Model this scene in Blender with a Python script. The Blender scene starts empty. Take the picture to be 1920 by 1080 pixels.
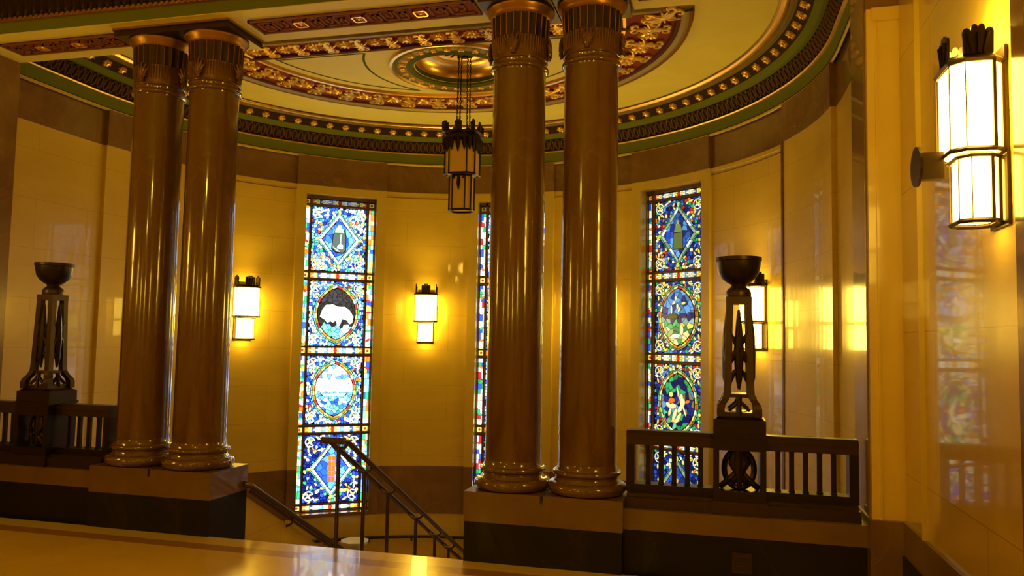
import bpy, math, random
from mathutils import Vector, Matrix
random.seed(7)
PI = math.pi
S = bpy.context.scene
COL = S.collection

# ------------------------------------------------------------------ materials
def mat(name, base, rough=0.5, metal=0.0, coat=0.0, spec=0.5, emis=None, estr=0.0):
    m = bpy.data.materials.new(name); m.use_nodes = True
    b = m.node_tree.nodes['Principled BSDF']
    b.inputs['Base Color'].default_value = (*base, 1)
    b.inputs['Roughness'].default_value = rough
    b.inputs['Metallic'].default_value = metal
    b.inputs['Coat Weight'].default_value = coat
    b.inputs['Coat Roughness'].default_value = 0.04
    b.inputs['Specular IOR Level'].default_value = spec
    if emis:
        b.inputs['Emission Color'].default_value = (*emis, 1)
        b.inputs['Emission Strength'].default_value = estr
    return m

def marble(name, c1, c2, vein=None, scale=1.2, rough=0.15, coat=0.5, spec=0.5, bricks=None, veinamt=0.35, stretch=(1, 1, 1), bump=0.0, mortar=0.55):
    m = mat(name, c1, rough, 0, coat, spec)
    nt = m.node_tree; N = nt.nodes; L = nt.links; b = N['Principled BSDF']
    tc = N.new('ShaderNodeTexCoord'); mp = N.new('ShaderNodeMapping')
    mp.inputs['Scale'].default_value = stretch
    L.new(tc.outputs['Object'], mp.inputs['Vector'])
    n1 = N.new('ShaderNodeTexNoise'); n1.inputs['Scale'].default_value = scale
    n1.inputs['Detail'].default_value = 8; n1.inputs['Roughness'].default_value = 0.6; n1.inputs['Distortion'].default_value = 1.2
    L.new(mp.outputs[0], n1.inputs['Vector'])
    r1 = N.new('ShaderNodeValToRGB'); r1.color_ramp.elements[0].position = 0.32; r1.color_ramp.elements[1].position = 0.68
    r1.color_ramp.elements[0].color = (*c1, 1); r1.color_ramp.elements[1].color = (*c2, 1)
    L.new(n1.outputs['Fac'], r1.inputs['Fac']); out = r1.outputs['Color']
    if vein:
        n2 = N.new('ShaderNodeTexNoise'); n2.inputs['Scale'].default_value = scale * 1.1
        n2.inputs['Detail'].default_value = 5; n2.inputs['Distortion'].default_value = 0.8
        L.new(mp.outputs[0], n2.inputs['Vector'])
        r2 = N.new('ShaderNodeValToRGB'); e = r2.color_ramp.elements
        e[0].position = 0.485; e[0].color = (0, 0, 0, 1); e[1].position = 0.515; e[1].color = (0, 0, 0, 1)
        k = e.new(0.5); k.color = (1, 1, 1, 1)
        L.new(n2.outputs['Fac'], r2.inputs['Fac'])
        n3 = N.new('ShaderNodeTexNoise'); n3.inputs['Scale'].default_value = scale * 1.7
        L.new(mp.outputs[0], n3.inputs['Vector'])
        mm = N.new('ShaderNodeMath'); mm.operation = 'MULTIPLY'; L.new(r2.outputs['Color'], mm.inputs[0]); L.new(n3.outputs['Fac'], mm.inputs[1])
        m2 = N.new('ShaderNodeMath'); m2.operation = 'MULTIPLY'; L.new(mm.outputs[0], m2.inputs[0]); m2.inputs[1].default_value = veinamt * 2
        mx = N.new('ShaderNodeMix'); mx.data_type = 'RGBA'; L.new(m2.outputs[0], mx.inputs['Factor'])
        L.new(out, mx.inputs['A']); mx.inputs['B'].default_value = (*vein, 1); out = mx.outputs['Result']
    if bricks:
        uv = N.new('ShaderNodeUVMap'); uv.uv_map = 'UVMap'
        bt = N.new('ShaderNodeTexBrick'); bt.inputs['Scale'].default_value = 1
        bt.inputs['Brick Width'].default_value = bricks[0]; bt.inputs['Row Height'].default_value = bricks[1]
        bt.inputs['Mortar Size'].default_value = 0.004; bt.inputs['Mortar Smooth'].default_value = 0.3
        bt.inputs['Color1'].default_value = (1, 1, 1, 1); bt.inputs['Color2'].default_value = (0.96, 0.96, 0.95, 1)
        bt.inputs['Mortar'].default_value = (mortar, mortar * .95, mortar * .9, 1)
        L.new(uv.outputs[0], bt.inputs['Vector'])
        mx = N.new('ShaderNodeMix'); mx.data_type = 'RGBA'; mx.blend_type = 'MULTIPLY'; mx.inputs['Factor'].default_value = 1
        L.new(out, mx.inputs['A']); L.new(bt.outputs['Color'], mx.inputs['B']); out = mx.outputs['Result']
    if bump:
        nb = N.new('ShaderNodeTexNoise'); nb.inputs['Scale'].default_value = 2.2; nb.inputs['Detail'].default_value = 1
        L.new(tc.outputs['Object'], nb.inputs['Vector'])
        bp = N.new('ShaderNodeBump'); bp.inputs['Strength'].default_value = bump; bp.inputs['Distance'].default_value = 0.02
        L.new(nb.outputs['Fac'], bp.inputs['Height']); L.new(bp.outputs[0], b.inputs['Normal']); L.new(bp.outputs[0], b.inputs['Coat Normal'])
    L.new(out, b.inputs['Base Color'])
    return m

M = {}
M['wall'] = marble('cream ashlar marble', (0.66, 0.465, 0.07), (0.75, 0.545, 0.1), scale=0.7, rough=0.28, coat=0.45, bricks=(1.3, 0.52), stretch=(1, 1, 2.6), bump=0.05, mortar=.8)
M['surround'] = marble('pale surround marble', (0.62, 0.44, 0.08), (0.68, 0.51, 0.1), scale=1.0, rough=0.25, coat=0.5)
M['hallwall'] = marble('polished hall marble', (0.66, 0.45, 0.09), (0.76, 0.54, 0.12), scale=0.8, rough=0.25, coat=0.8, bricks=(1.6, 0.9), stretch=(1, 1, 2), mortar=0.7)
M['brown'] = marble('brown band marble', (0.17, 0.085, 0.03), (0.25, 0.135, 0.05), vein=(0.4, 0.26, 0.12), scale=1.4, rough=0.2, coat=0.4, veinamt=0.15)
M['column'] = marble('brown column marble', (0.11, 0.05, 0.012), (0.17, 0.08, 0.02), vein=(0.3, 0.17, 0.07), scale=1.6, rough=0.15, coat=0.9, veinamt=0.12, stretch=(1, 1, .7))
M['pier'] = marble('bright pier marble', (0.8, 0.56, 0.11), (0.86, 0.64, 0.14), scale=1.0, rough=0.25, coat=0.5)
M['stone'] = marble('tan plinth stone', (0.15, 0.082, 0.022), (0.2, 0.11, 0.03), scale=2.0, rough=0.3, coat=0.3)
M['black'] = marble('black veined marble', (0.008, 0.006, 0.005), (0.016, 0.011, 0.008), vein=(0.3, 0.17, 0.07), scale=0.9, rough=0.45, coat=0.03, spec=.25, veinamt=0.04, stretch=(1, 1, .6))
M['step'] = marble('stair stone', (0.45, 0.3, 0.14), (0.55, 0.38, 0.18), scale=2.0, rough=0.4, coat=0.1)
M['cream'] = marble('cream ceiling paint', (0.84, 0.74, 0.15), (0.9, 0.8, 0.18), scale=1.5, rough=0.6, coat=0.0)
M['green'] = mat('green paint', (0.16, 0.19, 0.012), 0.7, spec=0.15)
M['dkgreen'] = mat('dark green line paint', (0.12, 0.15, 0.02), 0.7, spec=0.15)
M['olive'] = mat('olive gilt paint', (0.3, 0.22, 0.03), 0.4, 0.3)
M['red'] = mat('oxblood red paint', (0.26, 0.045, 0.025), 0.7, spec=0.15)
M['dkred'] = mat('dark red paint', (0.12, 0.03, 0.02), 0.7, spec=0.15)
M['mauve'] = mat('purple brown paint', (0.26, 0.1, 0.035), 0.7, spec=0.15)
M['frieze'] = mat('dark frieze ground', (0.04, 0.018, 0.007), 0.7, spec=0.15)
M['loop'] = mat('brown frieze relief', (0.17, 0.09, 0.025), 0.45)
M['grey'] = mat('grey moulding paint', (0.24, 0.18, 0.07), 0.7, spec=0.15)
M['gold'] = mat('gilding', (0.95, 0.6, 0.16), 0.28, 0.9)
M['brightgold'] = mat('bright gilding', (0.95, 0.62, 0.12), 0.35, 0.75)
M['bronze'] = mat('dark bronze', (0.03, 0.017, 0.009), 0.35, 0.6)
M['bronze2'] = mat('brown bronze', (0.06, 0.034, 0.014), 0.35, 0.6)
M['capgold'] = mat('dull gilt bronze', (0.42, 0.22, 0.05), 0.35, 0.8)
M['frame'] = mat('bronze window frame', (0.16, 0.09, 0.03), 0.45, 0.3)
M['lead'] = mat('lead came', (0.015, 0.014, 0.014), 0.5)
M['railmetal'] = mat('brown rail metal', (0.12, 0.075, 0.035), 0.3, 0.8)
M['lampoff'] = mat('unlit lantern glass', (0.85, 0.6, 0.25), 0.35, 0, 0.3)
M['lampon'] = mat('lit lantern glass', (1, .8, .5), 0.4, emis=(1.0, 0.64, 0.07), estr=20)
M['crystal'] = mat('pale frosted glass', (0.85, 0.85, 0.8), 0.12, 0, 0.6)

def floor_mat():
    m = marble('polished floor stone', (0.7, 0.46, 0.07), (0.78, 0.53, 0.09), scale=1.4, rough=0.24, coat=0.4, stretch=(1, 1, 1))
    nt = m.node_tree; N = nt.nodes; L = nt.links; b = N['Principled BSDF']
    src = b.inputs['Base Color'].links[0].from_socket
    g = N.new('ShaderNodeNewGeometry'); sp = N.new('ShaderNodeSeparateXYZ'); L.new(g.outputs['Position'], sp.inputs[0])
    def band(a, c):
        x = N.new('ShaderNodeMath'); x.operation = 'GREATER_THAN'; L.new(sp.outputs['Y'], x.inputs[0]); x.inputs[1].default_value = a
        y = N.new('ShaderNodeMath'); y.operation = 'LESS_THAN'; L.new(sp.outputs['Y'], y.inputs[0]); y.inputs[1].default_value = c
        z = N.new('ShaderNodeMath'); z.operation = 'MULTIPLY'; L.new(x.outputs[0], z.inputs[0]); L.new(y.outputs[0], z.inputs[1]); return z.outputs[0]
    for (a, c, colr) in ((5.22, 5.36, (0.4, 0.2, 0.04)), (5.36, 5.7, (0.7, 0.5, 0.13)), (3.9, 3.96, (0.3, 0.17, 0.06))):
        mx = N.new('ShaderNodeMix'); mx.data_type = 'RGBA'; L.new(band(a, c), mx.inputs['Factor']); L.new(src, mx.inputs['A'])
        mx.inputs['B'].default_value = (*colr, 1); src = mx.outputs['Result']
    L.new(src, b.inputs['Base Color'])
    return m
M['floor'] = floor_mat()

def glass_mat(name, strength, tint):
    m = bpy.data.materials.new(name); m.use_nodes = True
    nt = m.node_tree; b = nt.nodes['Principled BSDF']
    a = nt.nodes.new('ShaderNodeVertexColor'); a.layer_name = 'Col'
    mx = nt.nodes.new('ShaderNodeMix'); mx.data_type = 'RGBA'; mx.blend_type = 'MULTIPLY'; mx.inputs['Factor'].default_value = 1
    nt.links.new(a.outputs['Color'], mx.inputs['A']); mx.inputs['B'].default_value = (*tint, 1)
    b.inputs['Base Color'].default_value = (0.02, 0.02, 0.02, 1); b.inputs['Roughness'].default_value = 0.2
    nt.links.new(mx.outputs['Result'], b.inputs['Emission Color']); b.inputs['Emission Strength'].default_value = strength
    return m

# ------------------------------------------------------------------ mesh builder
class MB:
    def __init__(s): s.v = []; s.f = []; s.mi = []; s.sm = []; s.uv = {}; s.col = []
    def add(s, vs, fs, mi=0, smooth=False, uvs=None, col=None):
        o = len(s.v); s.v += [tuple(p) for p in vs]
        for k, f in enumerate(fs):
            if uvs: s.uv[len(s.f)] = [uvs[i] for i in f]
            s.f.append(tuple(i + o for i in f)); s.mi.append(mi); s.sm.append(smooth); s.col.append(col)
        return s
    def box(s, x0, x1, y0, y1, z0, z1, mi=0, M4=None):
        vs = [(x, y, z) for x in (x0, x1) for y in (y0, y1) for z in (z0, z1)]
        if M4: vs = [tuple(M4 @ Vector(p)) for p in vs]
        return s.add(vs, [(0, 1, 3, 2), (4, 6, 7, 5), (0, 4, 5, 1), (2, 3, 7, 6), (0, 2, 6, 4), (1, 5, 7, 3)], mi)
    def frust(s, cx, cy, z0, z1, a0, b0, a1, b1, mi=0):
        vs = [(cx + sx * a0, cy + sy * b0, z0) for sx, sy in ((-1, -1), (1, -1), (1, 1), (-1, 1))] + [(cx + sx * a1, cy + sy * b1, z1) for sx, sy in ((-1, -1), (1, -1), (1, 1), (-1, 1))]
        return s.add(vs, [(3, 2, 1, 0), (4, 5, 6, 7), (0, 1, 5, 4), (1, 2, 6, 5), (2, 3, 7, 6), (3, 0, 4, 7)], mi)
    def lathe(s, prof, n=40, c=(0, 0), mi=0, smooth=True, a0=0.0, a1=2 * PI, cap=True, flute=None):
        full = abs(a1 - a0 - 2 * PI) < 1e-6; m = n if full else n + 1
        vs = []
        for r, z in prof:
            for i in range(m):
                a = a0 + (a1 - a0) * i / n
                rr = r * (1 + (flute[1] * math.cos(a * flute[0]) if flute else 0))
                vs.append((c[0] + rr * math.cos(a), c[1] + rr * math.sin(a), z))
        fs = []
        for j in range(len(prof) - 1):
            for i in range(n):
                k = (i + 1) % m
                fs.append((j * m + i, j * m + k, (j + 1) * m + k, (j + 1) * m + i))
        s.add(vs, fs, mi, smooth)
        if cap and full:
            s.add(vs[:m], [tuple(range(m))[::-1]], mi); s.add(vs[-m:], [tuple(range(m))], mi)
        return s
    def tube(s, pts, r, n=8, mi=0, closed=False, smooth=True, flat=1.0):
        pts = [Vector(p) for p in pts]; N = len(pts); vs = []; up = None
        for i, p in enumerate(pts):
            if closed: t = pts[(i + 1) % N] - pts[i - 1]
            else: t = pts[min(i + 1, N - 1)] - pts[max(i - 1, 0)]
            t.normalize()
            if up is None: up = Vector((0, 0, 1)) if abs(t.z) < .9 else Vector((1, 0, 0))
            a = t.cross(up); a.normalize(); b = a.cross(t); b.normalize(); up = b
            rr = r[i] if isinstance(r, (list, tuple)) else r
            for k in range(n):
                w = 2 * PI * k / n; vs.append(p + a * (math.cos(w) * rr) + b * (math.sin(w) * rr * flat))
        fs = []
        for i in range(N if closed else N - 1):
            j = (i + 1) % N
            for k in range(n): l = (k + 1) % n; fs.append((i * n + k, i * n + l, j * n + l, j * n + k))
        s.add(vs, fs, mi, smooth)
        if not closed: s.add(vs[:n], [tuple(range(n))[::-1]], mi); s.add(vs[-n:], [tuple(range(n))], mi)
        return s
    def prism(s, poly, h0, h1, fn, mi=0, smooth=False):
        """poly 2-D outline, extruded h0..h1, fn(u,v,h)->xyz"""
        n = len(poly); vs = [fn(u, v, h0) for u, v in poly] + [fn(u, v, h1) for u, v in poly]
        s.add(vs, [tuple(range(n))[::-1], tuple(range(n, 2 * n))], mi)
        return s.add(vs, [(i, (i + 1) % n, n + (i + 1) % n, n + i) for i in range(n)], mi, smooth)
    def build(s, name, mats, parent=None, sharp=35):
        me = bpy.data.meshes.new(name); me.from_pydata(s.v, [], s.f)
        if not isinstance(mats, (list, tuple)): mats = [mats]
        for m in mats: me.materials.append(m)
        me.polygons.foreach_set('material_index', s.mi); me.polygons.foreach_set('use_smooth', s.sm)
        if s.uv:
            l = me.uv_layers.new(name='UVMap')
            for p in me.polygons:
                if p.index in s.uv:
                    for li, q in zip(p.loop_indices, s.uv[p.index]): l.data[li].uv = q
        if any(c is not None for c in s.col):
            ca = me.color_attributes.new('Col', 'FLOAT_COLOR', 'CORNER')
            for p in me.polygons:
                c = s.col[p.index] or (0, 0, 0)
                for li in p.loop_indices: ca.data[li].color = (*c, 1)
        me.validate()
        if any(s.sm): me.set_sharp_from_angle(angle=math.radians(sharp))
        me.update()
        o = bpy.data.objects.new(name, me); COL.objects.link(o)
        if parent: o.parent = parent
        return o

def empty(name, loc=(0, 0, 0), rz=0.0, parent=None):
    o = bpy.data.objects.new(name, None); o.location = loc; o.rotation_euler = (0, 0, rz); o.empty_display_size = .1
    COL.objects.link(o)
    if parent: o.parent = parent
    return o
def tag(o, label=None, cat=None, group=None, kind=None):
    if label: o['label'] = label
    if cat: o['category'] = cat
    if group: o['group'] = group
    if kind: o['kind'] = kind
    return o
def struct(o, label, cat):
    return tag(o, label, cat, kind='structure')
def copy_tree(o, parent=None):
    c = o.copy(); COL.objects.link(c)
    if parent: c.parent = parent
    for ch in list(o.children): copy_tree(ch, c)
    return c

# ------------------------------------------------------------------ geometry constants (metres)
XC, YC, R = -2.9, 7.2, 4.01
def pol(th, r, z=0.0):                     # th degrees, 0 = +Y, positive to the right
    a = math.radians(th); return (XC + r * math.sin(a), YC + r * math.cos(a), z)
LAND = -2.15

# U path : straight from Y0 to YC on the left, semicircle, straight back on the right; (arc length, xyz)
def upath(r, y0, n=96):
    pts = []
    for i in range(7): y = y0 + (YC - y0) * i / 6; pts.append((-(YC - y), XC - r, y))
    for i in range(1, n): a = -90 + 180 * i / n; p = pol(a, r); pts.append((4.0 * PI * i / n, p[0], p[1]))
    for i in range(7): y = YC + (y0 - YC) * i / 6; pts.append((4.0 * PI + YC - y, XC + r, y))
    return pts
def sweepU(mb, prof, y0, mi=0, n=96, smooth=True):
    rows = [upath(r, y0, n) for r, z in prof]; m = len(rows[0])
    vs = []; uv = []
    vlen = 0
    for j, (r, z) in enumerate(prof):
        for (s_, x, y) in rows[j]: vs.append((x, y, z)); uv.append((s_ + 20, z + 10))
    fs = [(j * m + i, j * m + i + 1, (j + 1) * m + i + 1, (j + 1) * m + i) for j in range(len(prof) - 1) for i in range(m - 1)]
    mb.add(vs, fs, mi, smooth, uv)
def arcslab(mb, t0, t1, z0, z1, r0, r1, mi=0, n=None):
    n = n or max(2, int(abs(t1 - t0) / 1.5)); vs = []; uv = []
    for i in range(n + 1):
        t = t0 + (t1 - t0) * i / n
        for r, z in ((r0, z0), (r0, z1), (r1, z1), (r1, z0)):
            vs.append(pol(t, r, z)); uv.append((math.radians(t + 90) * 4.0 + 20 + (r - r0), z + 10))
    fs = []
    for i in range(n):
        a = i * 4; b = a + 4
        for k in range(4): l = (k + 1) % 4; fs.append((a + k, a + l, b + l, b + k))
    mb.add(vs, fs, mi, False, uv)
    mb.add(vs[:4], [(3, 2, 1, 0)], mi, False, uv[:4]); mb.add(vs[-4:], [(0, 1, 2, 3)], mi, False, uv[-4:])
def uvbox(mb, x0, x1, y0, y1, z0, z1, mi=0):
    def q(pts, uf): mb.add(pts, [(0, 1, 2, 3)], mi, False, [uf(p) for p in pts])
    for x in (x0, x1): q([(x, y0, z0), (x, y1, z0), (x, y1, z1), (x, y0, z1)], lambda p: (p[1] + 20, p[2] + 10))
    for y in (y0, y1): q([(x0, y, z0), (x1, y, z0), (x1, y, z1), (x0, y, z1)], lambda p: (p[0] + 20, p[2] + 10))
    for z in (z0, z1): q([(x0, y0, z), (x1, y0, z), (x1, y1, z), (x0, y1, z)], lambda p: (p[0] + 20, p[1] + 20))

WIN = (-36.7, 0.0, 36.7); WH = 7.4; SH = 9.4
ZS, ZT = -0.90, 3.685
PX0, PX1 = -6.6, 1.0          # pier inner faces
HX0, HX1 = -6.8, 1.2          # hall side walls

# ------------------------------------------------------------------ walls of the apse
mb = MB()
cuts = []
segs = []
prev = -90.0
for w in WIN: segs.append((prev, w - WH)); prev = w + WH
segs.append((prev, 90.0))
BANDS = ((LAND - .1, -0.95, 0), (-0.95, -0.26, 1), (-0.26, 3.80, 0), (3.80, 4.24, 1))
for a, b in segs:
    for z0, z1, mi in BANDS: arcslab(mb, a, b, z0, z1, R + (0 if mi == 0 or z0 > 0 else -.012), R + .3, mi)
for w in WIN:
    arcslab(mb, w - WH, w + WH, LAND - .1, -0.95, R, R + .3, 0)
    arcslab(mb, w - WH, w + WH, 3.80, 4.24, R, R + .3, 1)
for sx in (-1, 1):
    xa = XC + sx * R; xb = XC + sx * (R + .3)
    for z0, z1, mi in BANDS: uvbox(mb, min(xa, xb), max(xa, xb), 6.0, YC, z0, z1, mi)
# joint line in the lower dado band
for a, b in segs: arcslab(mb, a, b, -0.735, -0.725, R - .016, R, 1)
struct(mb.build('wall_apse', [M['wall'], M['brown']]), 'curved cream marble stairwell wall with brown marble bands', 'wall')

# projecting bays: jambs, heads and sills around each window, and a blind bay near each end
mb = MB()
RI = R - .045
for w in WIN:
    for a, b in ((w - SH, w - WH), (w + WH, w + SH)):
        arcslab(mb, a, b, -0.26, ZT, RI, R + .2, 0); arcslab(mb, a, b, ZT, 3.80, RI, R + .2, 0)
        arcslab(mb, a, b, -0.95, -0.26, RI, R + .2, 1)
        arcslab(mb, a, b, LAND, -.95, RI, R + .2, 0)
    arcslab(mb, w - WH, w + WH, ZT, 3.80, RI, R + .2, 0)
    arcslab(mb, w - WH, w + WH, -0.95, ZS, RI - .01, R + .2, 1)
    arcslab(mb, w - WH, w + WH, LAND, -.95, RI, R + .2, 0)
    arcslab(mb, w - SH, w + SH, 3.80, 4.22, RI - .01, R, 1)
for w in (-75.8, 75.8):
    arcslab(mb, w - SH, w + SH, -0.26, 3.80, RI, R, 2)
    arcslab(mb, w - SH, w + SH, -0.95, -0.26, RI, R, 1)
    arcslab(mb, w - SH, w + SH, LAND, -.95, RI, R, 2)
    arcslab(mb, w - SH, w + SH, 3.80, 4.22, RI - .01, R, 1)
    for e in ((w + SH,) if w < 0 else (w - SH,)): arcslab(mb, e - .25, e + .25, -.26, 3.8, RI - .012, R, 1, 2)
struct(mb.build('trim_1', [M['surround'], M['brown'], M['wall']]), 'shallow projecting marble bays framing the tall windows of the curved wall', 'trim')

# polished fillets: thin lit strips under the frieze and above it, between the bays
mb = MB(); gaps = []
prev = -90
for w in (-75.8, -36.7, 0, 36.7, 75.8): gaps.append((prev, w - SH)); prev = w + SH
gaps.append((prev, 90))
for a, b in gaps:
    if b - a > 6:
        arcslab(mb, a, b, 3.755, 3.80, R - .022, R, 0); arcslab(mb, a, b, 3.715, 3.725, R - .008, R, 1)
sweepU(mb, [(R - .03, 4.205), (R - .045, 4.215), (R - .045, 4.235), (R - .03, 4.24)], 6.06, 0)
struct(mb.build('trim_2', [M['surround'], M['brown']]), 'thin polished fillets above and below the brown marble frieze of the curved wall', 'trim')

# ------------------------------------------------------------------ hall shell
mb = MB(); YB = -5.0; HC = 4.95
uvbox(mb, HX1, HX1 + .3, YB, 5.54, 0.0, HC, 0)
mb.box(1.14, HX1, 2.75, 3.4, 0.5, HC, 1)          # nearer pilaster, only its edge shows
mb.box(1.17, HX1, 5.02, 5.035, 0.5, 3.9, 2)       # slip joints of the corner pilaster
o = mb.build('wall_right', [M['hallwall'], M['brown'], M['surround']]); struct(o, 'polished marble hall wall on the right carrying the big bright lamp', 'wall')
mb = MB(); uvbox(mb, HX0 - .3, HX0, YB, 5.54, 0.0, HC, 0)
struct(mb.build('wall_left', [M['hallwall']]), 'polished marble hall wall left of the camera', 'wall')
mb = MB(); uvbox(mb, HX0, HX1, YB - .3, YB, 0.0, HC, 0)
struct(mb.build('wall_back', [M['hallwall']]), 'marble hall wall behind the camera', 'wall')
# piers at both ends of the colonnade
for nm, x0, x1, side in (('trim_3', PX1, 1.5, 'right'), ('trim_4', -7.2, PX0, 'left')):
    mb = MB()
    uvbox(mb, x0, x1, 5.54, 6.07, .5, 3.87, 0); uvbox(mb, x0, x1, 5.54, 6.07, 3.87, 4.9, 1); uvbox(mb, x0 - (.02 if side == 'right' else 0), x1 + (.02 if side == 'left' else 0), 5.50, 6.09, LAND, .5, 1)
    xi = x0 if side == 'right' else x1; d = .012 if side == 'right' else -.012
    mb.box(min(xi + d * 4, xi + d * 5), max(xi + d * 4, xi + d * 5), 5.528, 5.54, .5, 3.8, 0)
    mb.box(min(xi, xi - d), max(xi, xi - d), 5.60, 6.07, .5, 4.2, 1)
    if side == 'right': mb.box(x0 + .03, 1.2, 5.515, 5.54, 3.78, 3.87, 0)
    struct(mb.build(nm, [M['pier'], M['brown']]), 'marble corner pier with brown inner face at the ' + side + ' end of the colonnade', 'trim')
# baseboards
for nm, side, x0, x1 in (('baseboard_right', 'right', 1.165, HX1), ('baseboard_left', 'left', HX0, HX0 + .035)):
    mb = MB(); mb.box(x0, x1, YB, 5.5, 0, .29, 1); mb.box(x0 + .01 * (side == 'right'), x1 - .01 * (side == 'left'), YB, 5.5, .29, .5, 0)
    struct(mb.build(nm, [M['stone'], M['black']]), 'black and tan marble baseboard along the ' + side + ' hall wall', 'baseboard')

# floors
mb = MB(); mb.box(HX0 - .3, HX1 + .3, YB, 5.56, -.25, 0.0)
struct(mb.build('floor', [M['floor']]), 'polished tan stone hall floor with a darker border stripe', 'floor')
mb = MB(); mb.box(-7.2, 1.4, 5.56, 11.6, LAND - .2, LAND)
struct(mb.build('floor_landing', [M['step']]), 'stone landing at the foot of the stairs below the curved wall', 'floor')

# ------------------------------------------------------------------ dado under balustrades
for nm, x0, x1, side in (('trim_5', -.605, PX1, 'right'), ('trim_6', PX0, -5.03, 'left')):
    mb = MB()
    mb.box(x0, x1, 5.61, 6.0, LAND, .30, 1); mb.box(x0, x1, 5.60, 6.01, .30, .44, 0)
    struct(mb.build(nm, [M['stone'], M['black']]), 'black marble dado with tan stone capping under the ' + side + ' balustrade', 'trim')

# ------------------------------------------------------------------ ceiling
YS0, YS1, ZSF, ZC = 5.44, 6.07, 4.24, 4.72
mb = MB()                                             # colonnade beam
mb.box(-7.2, 1.5, YS0, YS1, ZSF, 4.5, 0)
mb.box(-7.2, 1.5, YS0 + .08, YS1, 4.5, HC, 0)
mb.add([(-7.2, YS0 - .001, ZSF + .005), (1.5, YS0 - .001, ZSF + .005), (1.5, YS0 - .06, ZSF + .07), (-7.2, YS0 - .06, ZSF + .07)], [(0, 1, 2, 3)], 1)
mb.box(-7.2, 1.5, YS0 - .09, YS0 - .03, ZSF + .07, ZSF + .09, 3)
mb.box(-7.2, 1.5, YS0 - .07, YS0, ZSF + .09, 4.62, 2)
mb.add([(-7.2, YS0 - .07, 4.62), (1.5, YS0 - .07, 4.62), (1.5, YS0 - .28, 4.75), (-7.2, YS0 - .28, 4.75)], [(0, 1, 2, 3)], 1)
mb.box(-7.2, 1.5, YS0 - .28, YS0 + .05, 4.75, HC, 3)
for i in range(100):                                   # relief loops on the frieze
    x = -7.1 + i * .085; pts = [(x + .026 * math.cos(a), YS0 - .072, 4.46 + .11 * math.sin(a)) for a in [2 * PI * k / 12 for k in range(12)]]
    mb.tube(pts, .008, 4, 4, True)
mb.tube([(-7.2, YS0 - .095, ZSF + .08), (1.5, YS0 - .095, ZSF + .08)], .014, 8, 5)
for i in range(150): mb.box(-7.1 + i * .055, -7.1 + i * .055 + .03, YS0 - .115, YS0 - .08, ZSF + .07, ZSF + .095, 5)
struct(mb.build('ceiling_beam', [M['cream'], M['green'], M['frieze'], M['olive'], M['bronze'], M['capgold']]), 'painted cream beam over the colonnade with green and gilt edge', 'ceiling')

# flat cream apse ceiling with a round opening for the ceiling dome
MX, MY, MR = -2.83, 8.36, .50
mb = MB(); n = 120; ring = []; outer = []
for i in range(n):
    a = 2 * PI * i / n; dx, dy = math.cos(a), math.sin(a)
    lo, hi = 0, 8
    for _ in range(40):
        t = (lo + hi) / 2; x, y = MX + dx * t, MY + dy * t
        ok = (abs(x - XC) < 3.62 and y > YS1 - .01 and (y < YC or math.hypot(x - XC, y - YC) < 3.62))
        lo, hi = (t, hi) if ok else (lo, t)
    ring.append((MX + dx * MR, MY + dy * MR, ZC)); outer.append((MX + dx * lo, MY + dy * lo, ZC))
# exact corners are covered by the cornice
mb.add(ring + outer, [(i, (i + 1) % n, n + (i + 1) % n, n + i) for i in range(n)], 0)
mb.box(-7.2, XC - 3.3, YS1, YS1 + .05, ZC, ZC + .01); 
struct(mb.build('ceiling', [M['cream']]), 'flat cream plaster ceiling over the curved stairwell', 'ceiling')
mb = MB(); mb.box(HX0 - .3, HX1 + .3, YB - .3, YS0 + .1, HC, HC + .1)
struct(mb.build('ceiling_hall', [M['cream']]), 'cream hall ceiling above the camera', 'ceiling')

# cornice running round the apse (green fascia, dark looped frieze, rosette cove, gilt roll)
mb = MB()
sweepU(mb, [(3.965, 4.24), (3.95, 4.37)], 6.07, 0)
sweepU(mb, [(3.95, 4.37), (3.93, 4.372), (3.92, 4.385), (3.93, 4.395), (3.95, 4.397)], 6.07, 1)
sweepU(mb, [(3.95, 4.397), (3.86, 4.55)], 6.07, 2)
sweepU(mb, [(3.86, 4.55), (3.82, 4.552), (3.80, 4.575), (3.76, 4.6)], 6.07, 0)
sweepU(mb, [(3.76, 4.6), (3.70, 4.64), (3.64, 4.675)], 6.07, 3)
sweepU(mb, [(3.64, 4.675), (3.60, 4.672), (3.575, 4.69)], 6.07, 4)
sweepU(mb, [(3.575 - .045 * (1 - math.cos(a)) , 4.70 - .03 * math.sin(a)) for a in [PI * k / 6 for k in range(7)]], 6.07, 1)
sweepU(mb, [(3.96, 4.24), (4.3, 4.24), (4.3, 4.8), (3.4, 4.8)], 6.07, 2, smooth=False)
L_U = 4 * PI + 2 * (YC - 6.07)
def uframe(s, r, z):            # s = metres along the reference U from the left end
    s = s - (YC - 6.07)
    if s < 0: return Vector((XC - r, YC + s, z)), Vector((0, 1, 0)), Vector((1, 0, 0))
    if s > 4 * PI: return Vector((XC + r, YC - (s - 4 * PI), z)), Vector((0, -1, 0)), Vector((-1, 0, 0))
    t = -90 + s / 4.0 * 180 / PI; p = pol(t, r, z); a = math.radians(t)
    return Vector(p), Vector((math.cos(a), -math.sin(a), 0)), Vector((-math.sin(a), -math.cos(a), 0))
k = int(L_U / .092)
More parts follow.
